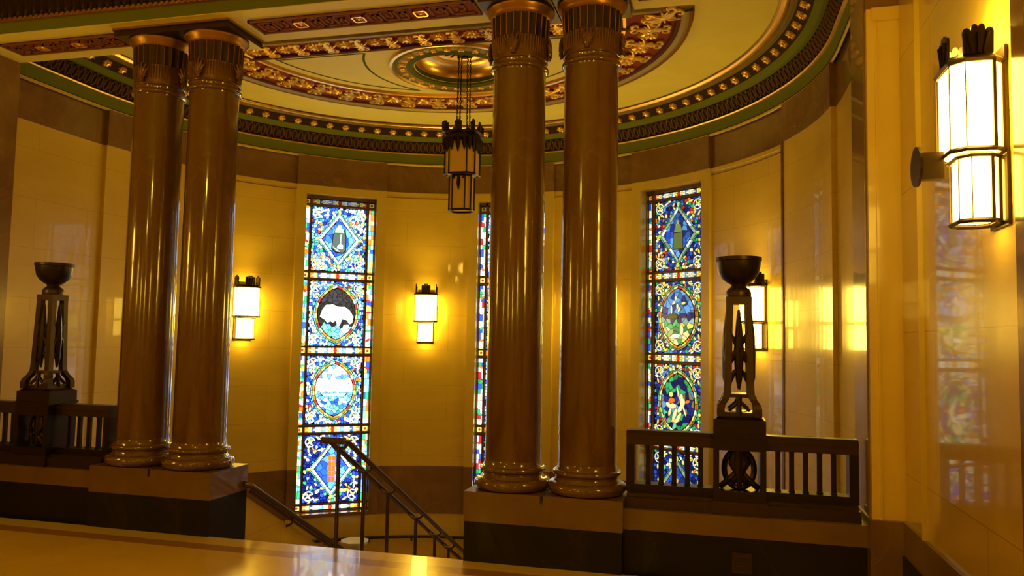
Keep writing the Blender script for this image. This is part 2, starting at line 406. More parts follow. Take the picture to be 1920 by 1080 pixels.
for i in range(k):
    s = (i + .5) * L_U / k
    p0, t, nn = uframe(s, 3.905, 4.473)
    up = (Vector((0, 0, .153)) + nn * .09).normalized(); off = nn.cross(t)
    base = p0 + nn * .012
    pts = [base + t * (.027 * math.cos(a)) + up * (.072 * math.sin(a)) for a in [2 * PI * q / 12 for q in range(12)]]
    mb.tube(pts, .0075, 4, 5, True)
    mb.tube([base + t * .045 + up * .05, base + t * .045 - up * .05], .005, 4, 5)
corn = struct(mb.build('trim_7', [M['green'], M['gold'], M['frieze'], M['frieze'], M['grey'], M['loop']]), 'green and dark looped cornice with gilt roll round the curved ceiling', 'trim')

# gilt rosette bosses in the cove
def rosette(name, r, h, petals, m, mb=None):
    mb = mb or MB()
    prof = []
    n = petals * 4; vs = []; rings = ((0.0, h), (.3, h * .95), (.34, h * .55), (.62, h * .9), (.85, h * .75), (1.0, 0))
    for q, (k, z) in enumerate(rings):
        for i in range(n):
            a = 2 * PI * i / n; rr = r * k * (1 + (.14 * math.cos(a * petals) if k > .5 else 0))
            vs.append((rr * math.cos(a), rr * math.sin(a), z * (1 if k < .5 else (.75 + .25 * math.cos(a * petals)))))
    fs = [(j * n + i, j * n + (i + 1) % n, (j + 1) * n + (i + 1) % n, (j + 1) * n + i) for j in range(len(rings) - 1) for i in range(n)]
    mb.add(vs, fs, 0, True)
    return mb.build(name, m)
def orient(o, p, zaxis, xaxis):
    z = zaxis.normalized(); x = (xaxis - z * xaxis.dot(z)).normalized(); y = z.cross(x)
    mt = Matrix((x, y, z)).transposed().to_4x4(); mt.translation = p; o.matrix_world = mt
boss = None; nb = int(L_U / .245)
for i in range(nb):
    p, t, nn = uframe((i + .5) * L_U / nb, 3.70, 4.638)
    if boss is None: boss = rosette('rosette', .052, .035, 6, M['brightgold']); o = boss
    else: o = boss.copy(); COL.objects.link(o)
    o.parent = corn
    orient(o, p, nn * .55 + Vector((0, 0, -.83)), t)

# ---- red half-moon band with gilt rosettes and scrolls
D = empty('ceiling_ornament', (XC, YC, ZC)); tag(D, 'half-moon red and gilt plaster border on the cream stairwell ceiling', 'ceiling ornament')
def arcring(mb, prof, t0, t1, mi, n=72, cx=0, cy=0):
    vs = []; m = n + 1
    for r, z in prof:
        for i in range(m):
            a = math.radians(t0 + (t1 - t0) * i / n); vs.append((cx + r * math.sin(a), cy + r * math.cos(a), z))
    mb.add(vs, [(j * m + i, j * m + i + 1, (j + 1) * m + i + 1, (j + 1) * m + i) for j in range(len(prof) - 1) for i in range(n)], mi, True)
mb = MB()
arcring(mb, [(2.12, -.012), (2.56, -.012)], -90, 90, 0)
mb.box(-2.12, 2.12, 0.04, .34, -.014, -.004, 0)
mb.build('red_ground', [M['red']], D)
mb = MB()
arcring(mb, [(2.56, -.01), (2.58, -.035), (2.62, -.035)], -90, 90, 0)
mb.box(-2.1, 2.1, .32, .37, -.04, 0, 0)
mb.build('dark_red_fillet', [M['dkred']], D)
mb = MB(); arcring(mb, [(2.62, -.035), (2.66, -.055), (2.69, -.05)], -90, 90, 0); mb.box(-2.6, 2.6, -.015, .03, -.03, 0, 0)
mb.build('olive_roll', [M['olive']], D)
mb = MB(); arcring(mb, [(2.69, -.05), (2.72, -.05), (2.74, 0)], -90, 90, 0)
mb.build('brown_roll', [M['mauve']], D)
mb = MB(); arcring(mb, [(2.06, 0), (2.07, -.03), (2.10, -.035), (2.12, -.01)], -90, 90, 0); mb.box(-2.07, 2.07, .385, .40, -.012, 0, 0)
mb.build('gilt_line', [M['gold']], D)
def scroll_mesh():
    mb = MB()
    def spiral(cx, cy, r0, turns, a0, sgn, w):
        return [(cx + r0 * (1 - .75 * k / 16) * math.cos(a0 + sgn * turns * 2 * PI * k / 16), cy + r0 * (1 - .75 * k / 16) * math.sin(a0 + sgn * turns * 2 * PI * k / 16), .02) for k in range(17)]
    for sx in (-1, 1):
        for sy in (-1, 1):
            pts = [(0, sy * .02, .02), (sx * .02, sy * .06, .024)] + spiral(sx * .045, sy * .12, .045, .8, PI if sx > 0 else 0, -sx * sy, .01)
            mb.tube(pts, [.014 * (1 - .5 * q / len(pts)) + .003 for q in range(len(pts))], 6)
        mb.tube([(0, 0, .02), (sx * .05, .01 * sx, .03), (sx * .10, .03 * sx, .022), (sx * .13, .06 * sx, .015)], [.02, .015, .011, .005], 6)
    for k in range(5):
        a = math.radians(-50 + 25 * k)
        for sg in (-1, 1): mb.tube([(0, 0, .022), (.09 * math.sin(a), sg * .09 * math.cos(a), .03)], [.018, .006], 6)
    mb.lathe([(.001, .045), (.022, .04), (.034, .02), (.036, 0)], 12, cap=False)
    return mb
proto_r = rosette('rosette', .085, .03, 10, M['brightgold']); proto_s = scroll_mesh().build('scroll', [M['brightgold']])
first = [True, True]
def put(kind, x, y, ang, sc=1.0):
    q = 0 if kind == 'r' else 1; pr = (proto_r, proto_s)[q]
    o = pr if first[q] else pr.copy()
    if not first[q]: COL.objects.link(o)
    first[q] = False; o.parent = D
    o.matrix_world = Matrix.Identity(4)
    o.rotation_euler = (PI, 0, ang); o.location = (x, y, -.014); o.scale = (sc, sc, 1)
N1 = 19
for i in range(N1):
    t = -90 + 180 * (i + .5) / N1; a = math.radians(t)
    put('r', 2.34 * math.sin(a), 2.34 * math.cos(a), -a, 1.15)
    if i < N1 - 1:
        t = -90 + 180 * (i + 1) / N1; a = math.radians(t); put('s', 2.34 * math.sin(a), 2.34 * math.cos(a), -a, 1.2)
for i in range(12):
    x = -1.95 + 3.9 * i / 11
    put('r', x, .18, 0, .95)
    if i < 11: put('s', x + 3.9 / 22, .18, 0, .85)
for sx in (-1, 1):
    put('s', sx * 2.45, .12, sx * .8, 1.3)
# green lining lines on the cream field either side of the medallion
mcx, mcy = MX - XC, MY - YC
for sx in (-1, 1):
    pts = []
    for k in range(31): a = math.radians(sx * (20 + 58 * k / 30)); pts.append((1.93 * math.sin(a), 1.93 * math.cos(a)))
    for k in range(31):
        x0 = pts[30][0]; pts.append((x0 + (sx * .80 - x0) * (k + 1) / 31 , .50))
    c0 = math.atan2(.50 - mcy, sx * .80 - mcx); c1 = math.atan2(pts[0][1] - mcy, pts[0][0] - mcx)
    if sx < 0: c1 = c1 if c1 > 0 else c1 + 2 * PI; c0 = c0 + 2 * PI if c0 < 0 else c0
    for k in range(1, 26):
        a = c0 + (c1 - c0) * k / 26; r0 = math.hypot(.50 - mcy, sx * .8 - mcx); r1 = math.hypot(pts[0][1] - mcy, pts[0][0] - mcx); r = r0 + (r1 - r0) * k / 26
        pts.append((mcx + r * math.cos(a), mcy + r * math.sin(a)))
    mb = MB(); mb.tube([(x, y, -.002) for x, y in pts], .014, 4, 0, True, flat=.4)
    mb.build('green_lining', [M['dkgreen']], D)

# ---- round medallion with a gilt saucer dome
G = empty('ceiling_medallion', (MX, MY, ZC)); tag(G, 'round green and gilt ceiling medallion with gold saucer dome above the lantern', 'ceiling medallion')
mb = MB(); mb.lathe([(.80, 0), (.79, -.03), (.76, -.035), (.745, -.015)], 96, cap=False); mb.build('gilt_rim', [M['gold']], G)
mb = MB(); mb.lathe([(.745, -.015), (.735, -.02), (.70, -.02)], 96, cap=False); mb.lathe([(.60, -.02), (.55, -.045), (.52, -.02)], 96, cap=False); mb.build('green_ring', [M['green']], G)
mb = MB(); mb.lathe([(.70, -.018), (.60, -.018)], 96, cap=False); mb.build('olive_ring', [M['olive']], G)
mb = MB(); mb.lathe([(.52, -.02), (.51, .02), (.50, .05)], 96, cap=False); mb.build('blue_green_step', [M['dkgreen']], G)
mb = MB(); mb.lathe([(.50, .05), (.49, .09), (.45, .14), (.38, .175), (.30, .19), (.28, .185), (.26, .195), (.24, .2), (.0005, .21)], 96, cap=False); mb.build('saucer_dome', [M['gold']], G)
mb = MB()
for k in range(16):
    a = 2 * PI * k / 16; mb.tube([(.10 * math.cos(a), .10 * math.sin(a), .2), (.22 * math.cos(a), .22 * math.sin(a), .193)], [.014, .006], 6)
mb.build('sunray_ring', [M['dkred']], G)
pr = None
for k in range(26):
    a = 2 * PI * k / 26
    if pr is None: pr = rosette('rosette', .045, .03, 5, M['brightgold']); o = pr
    else: o = pr.copy(); COL.objects.link(o)
    o.parent = G; o.rotation_euler = (PI, 0, a); o.location = (.65 * math.cos(a), .65 * math.sin(a), -.016)

# ---- Greek key panels on the beam soffit
def key_panel(x0, x1, y0, y1, squares, label):
    t = empty('greek_key_panel', ((x0 + x1) / 2, (y0 + y1) / 2, ZSF)); tag(t, label, 'ceiling panel', 'red Greek key panels under the beam')
    w, d = (x1 - x0) / 2, (y1 - y0) / 2
    mb = MB(); mb.box(-w, w, -d, d, -.006, 0); mb.build('red_ground', [M['red']], t)
    mb = MB()
    for a in ((-w, w, -d, -d + .018), (-w, w, d - .018, d), (-w, -w + .018, -d, d), (w - .018, w, -d, d)): mb.box(*a, -.02, 0)
    mb.build('border', [M['mauve']], t)
    bw = .016; ih = d - .045
    def bar(xa, ya, xb, yb): mb.box(min(xa, xb) - bw / 2, max(xa, xb) + bw / 2, min(ya, yb) - bw / 2, max(ya, yb) + bw / 2, -.017, -.004)
    xs = sorted(squares); bounds = []
    prev = -w + .06
    for s in xs + [None]:
        e = (s - (x0 + x1) / 2 - .09) if s is not None else w - .06
        if e - prev > .1: bounds.append((prev, e))
        if s is not None: prev = s - (x0 + x1) / 2 + .09
    for a, b in bounds:
        mb = MB(); nk = max(1, round((b - a) / .14)); p = (b - a) / nk
        for k in range(nk):
            q = a + k * p; sg = 1 if k % 2 == 0 else -1
            bar(q, -ih * sg, q, ih * sg); bar(q, ih * sg, q + p * .72, ih * sg); bar(q + p * .72, ih * sg, q + p * .72, -ih * .35 * sg)
            bar(q + p * .36, -ih * .35 * sg, q + p * .72, -ih * .35 * sg); bar(q + p * .36, -ih * .35 * sg, q + p * .36, ih * .35 * sg); bar(q, -ih * sg, q + p, -ih * sg)
        mb.build('key_fret', [M['mauve']], t)
    for s in xs:
        lx = s - (x0 + x1) / 2; mb = MB()
        for k in ((-.055, .055, -.055, -.043), (-.055, .055, .043, .055), (-.055, -.043, -.055, .055), (.043, .055, -.055, .055)): mb.box(lx + k[0], lx + k[1], k[2], k[3], -.025, 0)
        q = mb.build('square_frame', [M['gold']], t)
        r_ = rosette('rosette', .034, .02, 6, M['brightgold']); r_.parent = q; r_.rotation_euler = (PI, 0, 0); r_.location = (lx, 0, -.006)
key_panel(-3.78, -1.80, 5.62, 5.88, (-3.35, -2.82, -2.28), 'long red Greek key panel with three gilt squares between the column pairs')
key_panel(-6.36, -5.08, 5.62, 5.88, (-6.0, -5.6), 'short red Greek key panel left of the left column pair')
key_panel(-.55, .78, 5.62, 5.88, (-.2, .3), 'short red Greek key panel right of the right column pair')

# ------------------------------------------------------------------ plinth blocks and columns
YCOL = 5.80
def plinth(x0, x1, label):
    t = empty('column_plinth', ((x0 + x1) / 2, YCOL, 0)); tag(t, label, 'plinth', None); w = (x1 - x0) / 2; y0, y1 = 5.54 - YCOL, 6.06 - YCOL
    mb = MB(); mb.box(-w, w, y0, y1, LAND, .285); mb.build('black_base', [M['black']], t)
    mb = MB(); mb.box(-w - .004, w + .004, y0 - .004, y1 + .004, .285, .44)
    mb.box(-w - .004, -.012, y0 - .004, y1 + .004, .44, .50); mb.box(.012, w + .004, y0 - .004, y1 + .004, .44, .50)
    mb.build('stone_cap', [M['stone']], t)
    return t
plinth(-5.035, -3.885, 'black and tan marble plinth under the left pair of columns')
plinth(-1.755, -.605, 'black veined marble plinth under the right pair of columns')
def column():
    t = empty('column', (0, 0, .5))
    mb = MB(); z = -.5
    def arc(r0, zc, rr, h, n=8): return [(r0 + rr * math.cos(a), zc + h * math.sin(a)) for a in [-PI / 2 + PI * k / n for k in range(n + 1)]]
    prof = [(.26, 0)] + arc(.245, .045, .045, .045) + [(.243, .093), (.235, .10), (.228, .115), (.232, .13)] + arc(.228, .152, .024, .021) + [(.225, .178), (.218, .19), (.2135, .215)]
    mb.lathe(prof, 64); mb.build('base', [M['column']], t)
    mb = MB(); mb.lathe([(.2135, .215), (.2125, .6), (.2105, 1.2), (.207, 2.2), (.2035, 3.17)], 64, cap=False); mb.build('shaft', [M['column']], t)
    mb = MB(); mb.lathe([(.2035, 3.17)] + arc(.206, 3.2, .022, .02) + [(.207, 3.235), (.212, 3.25)] + arc(.207, 3.262, .012, .008), 64, cap=False); mb.build('neck_ring', [M['column']], t)
    mb = MB(); mb.lathe([(.206, 3.24), (.210, 3.27), (.214, 3.40), (.218, 3.425)], 64, cap=False)
    for k in range(60):
        a = 2 * PI * k / 60; c, s_ = math.cos(a), math.sin(a)
        mb.tube([(.210 * c, .210 * s_, 3.30), (.219 * c, .219 * s_, 3.41), (.224 * c, .224 * s_, 3.425)], [.004, .009, .003], 5)
    nb_ = mb.build('necking', [M['capgold2']], t)
    mb = MB()                                          # palmettes at the four faces
    for q in range(4):
        A = q * PI / 2
        for k in range(-3, 4):
            b = k * .34; hgt = .16 - .012 * k * k
            pts = []
            for j in range(5):
                f = j / 4; du = math.sin(b) * hgt * .62 * f * (1 + .3 * f); dv = hgt * f * math.cos(b * .7)
                rr = .222 + .02 * math.sin(f * PI * .8); aa = A + du / rr; pts.append((rr * math.cos(aa), rr * math.sin(aa), 3.285 + dv))
            mb.tube(pts, [.006, .012, .014, .011, .004], 6)
        mb.tube([(.228 * math.cos(A), .228 * math.sin(A), 3.27), (.236 * math.cos(A), .236 * math.sin(A), 3.33)], [.02, .012], 8)
    mb.build('palmette_ornament', [M['capgold2']], t)
    mb = MB(); mb.lathe([(.213, 3.42), (.216, 3.5), (.222, 3.60)], 96, cap=False, flute=(24, .022)); mb.build('fluted_bell', [M['bronze2']], t)
    mb = MB()
    for k in range(24):
        a = 2 * PI * k / 24; mb.tube([(.219 * math.cos(a), .219 * math.sin(a), 3.43), (.228 * math.cos(a), .228 * math.sin(a), 3.60)], .0035, 5)
    mb.build('gilt_fillet', [M['capgold']], t)
    mb = MB(); mb.lathe([(.222, 3.595), (.235, 3.605), (.24, 3.615), (.248, 3.63), (.262, 3.645), (.268, 3.66), (.262, 3.672)], 64); mb.build('echinus', [M['capgold']], t)
    mb = MB(); mb.box(-.278, .278, -.262, .262, 3.672, 3.715); mb.box(-.29, .29, -.272, .272, 3.715, 3.742)
    mb.build('abacus', [M['bronze2']], t)
    mb = MB()
    for a in ((-.292, .292, -.276, -.266), (-.292, .292, .266, .276), (-.292, -.282, -.27, .27), (.282, .292, -.27, .27)): mb.box(*a, 3.722, 3.74)
    mb.build('abacus_edge', [M['capgold']], t)
    return t
M['capgold2'] = mat('bronze leaf collar', (0.2, 0.1, 0.03), 0.35, 0.5)
c0 = column()
for i, (x, lab) in enumerate(((-4.75, 'brown marble column, leftmost of the four'), (-4.19, 'brown marble column, right one of the left pair, near the stair wall'),
                              (-1.46, 'brown marble column, left one of the right pair, over the middle window'), (-.895, 'brown marble column, rightmost of the four, beside the balustrade'))):
    o = c0 if i == 0 else copy_tree(c0); o.location = (x, YCOL, .5); tag(o, lab, 'column', 'polished brown marble columns')

# ------------------------------------------------------------------ balustrades with bronze grilles
def balustrade(cx, xl, xr, side, label):
    """cx = centre post; xl, xr = ends"""
    t = empty('balustrade', (cx, 5.80, .44)); tag(t, label, 'balustrade', 'bronze balustrades beside the column pairs'); xl -= cx; xr -= cx
    Z = -.44
    mb = MB(); mb.box(xl, xr, -.15, .15, 0, .075); mb.box(xl + .01, xr - .01, -.125, .125, .075, .10); mb.build('base', [M['bronze2']], t)
    mb = MB(); mb.box(-.185, .185, -.17, .17, 0, .09); mb.build('post_foot', [M['bronze2']], t)
    for a, b in ((xl, -.17), (.17, xr)):
        mb = MB(); mb.box(a, b, -.07, .07, .10, .155); mb.build('bottom_rail', [M['bronze']], t)
        mb = MB(); mb.box(a, b, -.07, .07, .435, .49); mb.box(a, b, -.085, .085, .49, .505); mb.frust((a + b) / 2, 0, .505, .535, (b - a) / 2, .085, (b - a) / 2 , .055); mb.build('top_rail', [M['bronze2']], t)
        mb = MB(); ea, eb = (a, a + .06), (b - .06, b)
        if a == xl: mb.box(*ea, -.07, .07, .155, .435); ins = (a + .06, b - .0)
        else: mb.box(*eb, -.07, .07, .155, .435); ins = (a, b - .06)
        mb.build('end_post', [M['bronze']], t)
        n = max(2, round((ins[1] - ins[0]) / .098)); p = (ins[1] - ins[0]) / n
        for k in range(1, n):
            x = ins[0] + k * p; mb = MB(); mb.box(x - .017, x + .017, -.013, .013, .155, .435); mb.box(x - .0205, x + .0205, -.022, .022, .155, .165); mb.box(x - .0205, x + .0205, -.022, .022, .425, .435)
            mb.build('bar', [M['bronze']], t)
    # centre post with an open wreath panel
    mb = MB()
    for sx in (-1, 1): mb.box(min(sx * .135, sx * .175), max(sx * .135, sx * .175), -.16, .16, .09, .53)
    mb.box(-.135, .135, -.16, .16, .09, .16); mb.box(-.135, .135, -.16, .16, .435, .53); mb.box(-.185, .185, -.17, .17, .53, .55)
    mb.build('centre_post', [M['bronze']], t)
    mb = MB()
    mb.tube([(.10 * math.cos(a), -.05, .30 + .13 * math.sin(a)) for a in [2 * PI * k / 28 for k in range(28)]], .02, 8, 0, True)
    for k in range(14):
        a = 2 * PI * k / 14; mb.lathe([(.0, .012), (.012, .009), (.016, 0), (.012, -.009), (0, -.012)], 8, (0, 0)) if False else mb.tube([(.10 * math.cos(a), -.072, .30 + .13 * math.sin(a)), (.10 * math.cos(a + .25), -.08, .30 + .13 * math.sin(a + .25))], [.014, .004], 6)
    for sx in (-1, 1):
        mb.tube([(0, -.06, .30), (sx * .05, -.06, .24), (sx * .13, -.06, .17)], [.02, .022, .02], 8)
        mb.tube([(sx * .02, -.06, .42), (sx * .04, -.07, .34), (0, -.07, .27)], [.03, .035, .03], 8)
        mb.tube([(0, -.08, .27), (sx * .035, -.08, .22), (sx * .05, -.07, .17)], [.012, .02, .008], 6)
    mb.tube([(0, -.06, .43), (0, -.07, .30), (0, -.08, .165)], [.045, .04, .012], 10)
    mb.build('wreath_ornament', [M['bronze']], t)
    return t
balustrade(.182, -.60, .955, 'right', 'dark bronze balustrade in front of the right window, below the right torchiere')
balustrade(-5.775, -6.55, -5.04, 'left', 'dark bronze balustrade at the far left, below the left torchiere')

# ------------------------------------------------------------------ torchieres
def torchiere():
    t = empty('torchiere', (0, 0, .99))
    mb = MB(); mb.box(-.175, .175, -.155, .155, 0, .095); mb.frust(0, 0, .095, .115, .165, .145, .14, .12); mb.build('pedestal', [M['bronze']], t)
    mb = MB()                                          # open four-legged body: two profiles with waisted flare
    prof = [(.150, .115), (.150, .17), (.142, .20), (.118, .235), (.104, .27), (.100, .33), (.088, .83), (.086, .93)]
    for sx in (-1, 1):
        for sy in (-1, 1):
            for (r0, z0), (r1, z1) in zip(prof[:-1], prof[1:]):
                w0, w1 = .05, .047
                if z1 <= .26: w0, w1 = .052, .052
                vs = []
                for r, z, w in ((r0, z0, w0), (r1, z1, w1)):
                    for a, b in ((0, 0), (1, 0), (1, 1), (0, 1)): vs.append((sx * (r - a * w), sy * (r - b * w), z))
                mb.add(vs, [(3, 2, 1, 0), (4, 5, 6, 7), (0, 1, 5, 4), (1, 2, 6, 5), (2, 3, 7, 6), (3, 0, 4, 7)], 0)
    mb.box(-.12, .12, -.12, .12, .115, .145); mb.box(-.095, .095, -.095, .095, .245, .27); mb.box(-.088, .088, -.088, .088, .90, .94)
    mb.build('open_shaft', [M['bronze2']], t)
    mb = MB()                                          # foliate ornament in the openings
    for q in range(4):
        Mz = Matrix.Rotation(q * PI / 2, 4, 'Z')
        def T(pts): return [tuple(Mz @ Vector(p)) for p in pts]
        mb.tube(T([(0, -.085, .30), (0, -.09, .38), (0, -.082, .55), (0, -.085, .70), (0, -.08, .86)]), [.008, .022, .034, .024, .008], 8)
        for sx in (-1, 1):
            mb.tube(T([(0, -.085, .44), (sx * .03, -.085, .42), (sx * .055, -.085, .34)]), [.014, .014, .004], 6)
            mb.tube(T([(0, -.085, .58), (sx * .035, -.085, .54), (sx * .06, -.085, .47)]), [.026, .022, .008], 6)
            mb.tube(T([(0, -.085, .58), (sx * .03, -.085, .64), (sx * .056, -.085, .70), (sx * .05, -.085, .80)]), [.02, .014, .008, .004], 6)
            mb.tube(T([(0, -.11, .24), (sx * .02, -.11, .20), (sx * .07, -.115, .155)]), [.012, .012, .012], 6)
        mb.tube(T([(0, -.115, .125), (0, -.112, .18), (0, -.1, .25)]), [.02, .014, .02], 8)
        mb.box(-.03, .03, -.075, -.06, .5, .62, 0, Mz)
    mb.build('foliage', [M['bronze']], t)
    mb = MB(); mb.box(-.088, .088, -.088, .088, .94, .95)
    mb.lathe([(.082, .94), (.088, .955), (.086, .99), (.075, 1.01), (.058, 1.02), (.05, 1.035), (.058, 1.045)], 32)
    mb.build('neck', [M['bronze2']], t)
    mb = MB(); n = 14
    outer = [(.05, 1.04), (.08, 1.055), (.115, 1.085), (.14, 1.125), (.150, 1.17), (.153, 1.205), (.160, 1.21), (.160, 1.235)]
    inner = [(.152, 1.235), (.142, 1.17), (.11, 1.10), (.06, 1.065), (.0005, 1.06)]
    mb.lathe(outer + inner, 48, cap=False)
    mb.build('bowl', [M['bronze']], t)
    return t
t0 = torchiere(); t0.location = (.182, 5.80, .99); tag(t0, 'dark bronze torchiere with bowl top on the right balustrade', 'torchiere', 'bronze torchieres')
t1 = copy_tree(t0); t1.location = (-5.775, 5.80, .99); tag(t1, 'dark bronze torchiere with bowl top on the far left balustrade', 'torchiere', 'bronze torchieres')

# ------------------------------------------------------------------ stairs, stair walls, rails
GX0, GX1 = -3.885, -1.755
mb = MB(); nr = 14; rise = -LAND / nr; tread = .29
for i in range(nr):
    y = 5.56 + i * tread; z1 = -(i + 1) * rise
    if z1 < LAND + .001: break
    mb.box(GX0 + .012, GX1 - .012, y, y + tread + .02, LAND, z1); mb.box(GX0 + .012, GX1 - .012, y + tread, y + tread + .03, z1 - .03, z1)
tag(mb.build('staircase', [M['step']]), 'stone stair flight dropping away between the two column pairs', 'staircase')
SL = .548
def zr(y): return .355 - SL * (y - 5.97)
for x0, x1, side in ((GX0 - .16, GX0 - .005, 'left'), (GX1 + .005, GX1 + .16, 'right')):
    mb = MB(); y1 = 9.6
    pts = [(6.062, LAND), (6.062, zr(6.06) - .085), (y1, zr(y1) - .085), (y1, LAND)]
    uvs = [(p[0] + 20, p[1] + 10) for p in pts]
    for x in (x0, x1): mb.add([(x, y, z) for y, z in pts], [(0, 1, 2, 3)], 0, False, uvs)
    for i in range(4):
        j = (i + 1) % 4; mb.add([(x0, *pts[i]), (x1, *pts[i]), (x1, *pts[j]), (x0, *pts[j])], [(0, 1, 2, 3)], 0, False, [(0, 0)] * 4)
    tag(mb.build('stair_parapet', [M['wall']]), 'sloping cream marble parapet wall on the ' + side + ' side of the stair flight', 'parapet')
    xr = x1 + .06 if side == 'left' else x0 - .06
    h = empty('wall_handrail', (xr, 6.0, 0)); tag(h, 'brown metal handrail sloping down the ' + side + ' stair parapet', 'handrail')
    mb = MB(); sg = 1 if side == 'left' else -1
    mb.tube([(-sg * .05, .03, zr(6.0) + .0), (-sg * .02, 0.0, zr(6.0) + .0), (0, .02, zr(6.02)), (0, 3.4, zr(9.4))], .026, 10); mb.build('rail', [M['railmetal']], h)
    mb = MB(); mb.tube([(-sg * .015, .05, zr(6.05) - .045), (-sg * .015, 3.4, zr(9.4) - .045)], .014, 8); mb.build('lower_bar', [M['railmetal']], h)
    for k in range(4):
        y = .75 + k * .85; mb = MB(); mb.tube([(0, y, zr(6 + y) - .02), (-sg * .005, y, zr(6 + y) - .08), (-sg * .06, y, zr(6 + y) - .11)], .012, 8); mb.build('bracket', [M['railmetal']], h)
# centre rail
cr = empty('centre_handrail', (-2.9, 5.75, 0)); tag(cr, 'twin-tube brown metal railing down the middle of the stairs', 'handrail')
SC = .526
def zc(y): return .80 - SC * (y - 5.74)
for dx in (-.078, .078):
    mb = MB(); mb.tube([(dx, -.06, zc(5.76) + .0), (dx, .03, zc(5.78) + .0), (dx, 4.0, zc(9.75))], .024, 10); mb.build('rail', [M['railmetal']], cr)
mb = MB(); mb.tube([(-.10, -.05, zc(5.76)), (.10, -.05, zc(5.76))], .027, 10); mb.build('end_crossbar', [M['railmetal']], cr)
for y in (5.80, 6.29, 6.82, 7.55, 8.13, 8.6, 9.3):
    i = int((y - 5.56) / tread); zb = -(min(i, 13) + 1) * rise
    mb = MB(); mb.tube([(0, y - 5.75, max(zb, LAND)), (0, y - 5.75, zc(y) - .05)], .0165, 10); mb.build('post', [M['railmetal']], cr)
    mb = MB(); mb.tube([(-.078, y - 5.75, zc(y) - .01), (-.04, y - 5.75, zc(y) - .05), (.04, y - 5.75, zc(y) - .05), (.078, y - 5.75, zc(y) - .01)], .013, 8); mb.build('saddle', [M['railmetal']], cr)
# curved rail low on the apse wall
h = empty('curved_handrail', (XC, YC, 0)); tag(h, 'thin dark handrail curving along the apse wall below the windows', 'handrail')
mb = MB(); mb.tube([(3.90 * math.sin(math.radians(a)), 3.90 * math.cos(math.radians(a)), -1.262) for a in range(-80, 81, 2)], .022, 10); mb.build('rail', [M['bronze']], h)
for a in range(-74, 80, 9):
    mb = MB(); c, s_ = math.cos(math.radians(a)), math.sin(math.radians(a))
    mb.tube([(3.90 * s_, 3.90 * c, -1.28), (3.91 * s_, 3.91 * c, -1.32), (4.0 * s_, 4.0 * c, -1.335)], .013, 8); mb.build('bracket', [M['bronze']], h)

# pale faceted glass bowl seen low between the rails
g = empty('glass_bowl_lamp', (-4.72, 10.0, LAND)); tag(g, 'pale faceted glass bowl just above the floor edge beside the stair rail', 'lamp')
mb = MB(); mb.lathe([(.02, .86), (.10, .885), (.19, .97), (.2, 1.0), (.185, 1.0), (.1, .91), (.001, .9)], 8, smooth=False, cap=False); mb.build('bowl', [M['crystal']], g)
mb = MB(); mb.lathe([(.14, 0), (.14, .03), (.03, .06), (.02, .3), (.02, .80), (.04, .84), (.03, .865)], 20); mb.build('stand', [M['bronze']], g)

# vent in the black dado
mb = MB(); mb.box(.13, .26, 5.598, 5.612, .065, .2, 0)
for k in range(6): mb.box(.145, .245, 5.594, 5.60, .08 + k * .018, .088 + k * .018, 0)
tag(mb.build('vent_plate', [M['bronze2']]), 'small brown metal plate in the black dado below the right torchiere', 'plate')

# ------------------------------------------------------------------ lanterns
def octo(w, d, ch):            # outline of a chamfered rectangle, half sizes
    return [(-w + ch, -d), (w - ch, -d), (w, -d + ch), (w, d - ch), (w - ch, d), (-w + ch, d), (-w, d - ch), (-w, -d + ch)]
def tier(parent, cx, cy, w, d, ch, z0, z1, glassmat, metal, gname, fname):
    P = octo(w, d, ch)
    mb = MB(); Q = octo(w - .008, d - .008, ch - .004)
    mb.prism(Q, z0 + .01, z1 - .01, lambda u, v, hh: (cx + u, cy + v, hh)); gl = mb.build(gname, [glassmat], parent)
    mb = MB()
    for u, v in P:
        e = .0065 if (gl.material_slots[0].material.name != 'lit lantern glass' or v > d - .001 and abs(u) > w - .001 or v > d - ch - .001) else .002
        mb.box(cx + u - e, cx + u + e, cy + v - e, cy + v + e, z0, z1)
    for z in (z0, z1):
        pts = [(cx + u * 1.02, cy + v * 1.02, z) for u, v in P]; mb.tube(pts, .011, 4, 0, True, smooth=False)
    mb.build(fname, [metal], parent)
def crown(parent, cx, cy, w, d, z, hgt, metal, half=False):
    mb = MB(); kx = 1.45 if half else 1.0
    spots = [(0, -d, 0), (-w, 0, PI / 2), (w, 0, PI / 2)]
    if not half: spots += [(-w * .82, -d * .82, PI / 4), (w * .82, -d * .82, -PI / 4), (0, d, 0), (-w * .82, d * .82, -PI / 4), (w * .82, d * .82, PI / 4)]
    for x, y, r in spots:
        Mz = Matrix.Translation((cx + x, cy + y, z)) @ Matrix.Rotation(r, 4, 'Z')
        out = [(a_ * kx, b_) for a_, b_ in ((-.04, 0), (-.042, hgt * .7), (-.039, hgt * .82), (-.031, hgt * .87), (-.023, hgt * .83), (-.02, hgt * .78), (-.017, hgt * .94), (-.01, hgt), (-.003, hgt * .96), (0, hgt * .88), (.003, hgt * .96), (.01, hgt), (.017, hgt * .94), (.02, hgt * .78), (.023, hgt * .83), (.031, hgt * .87), (.039, hgt * .82), (.042, hgt * .7), (.04, 0))]
        mb.prism(out, -.006, .006, lambda u, v, hh: tuple(Mz @ Vector((u, hh, v))))
        for sx in (-1, 0, 1): mb.tube([tuple(Mz @ Vector((sx * .018, -.008, 0))), tuple(Mz @ Vector((sx * .026 * kx, -.010, hgt * .7)))], [.006, .009], 6)
    P = octo(w, d, .05); mb.tube([(cx + u, cy + v, z - .012) for u, v in P], .018, 4, 0, True, smooth=False)
    mb.build('crown', [metal], parent)
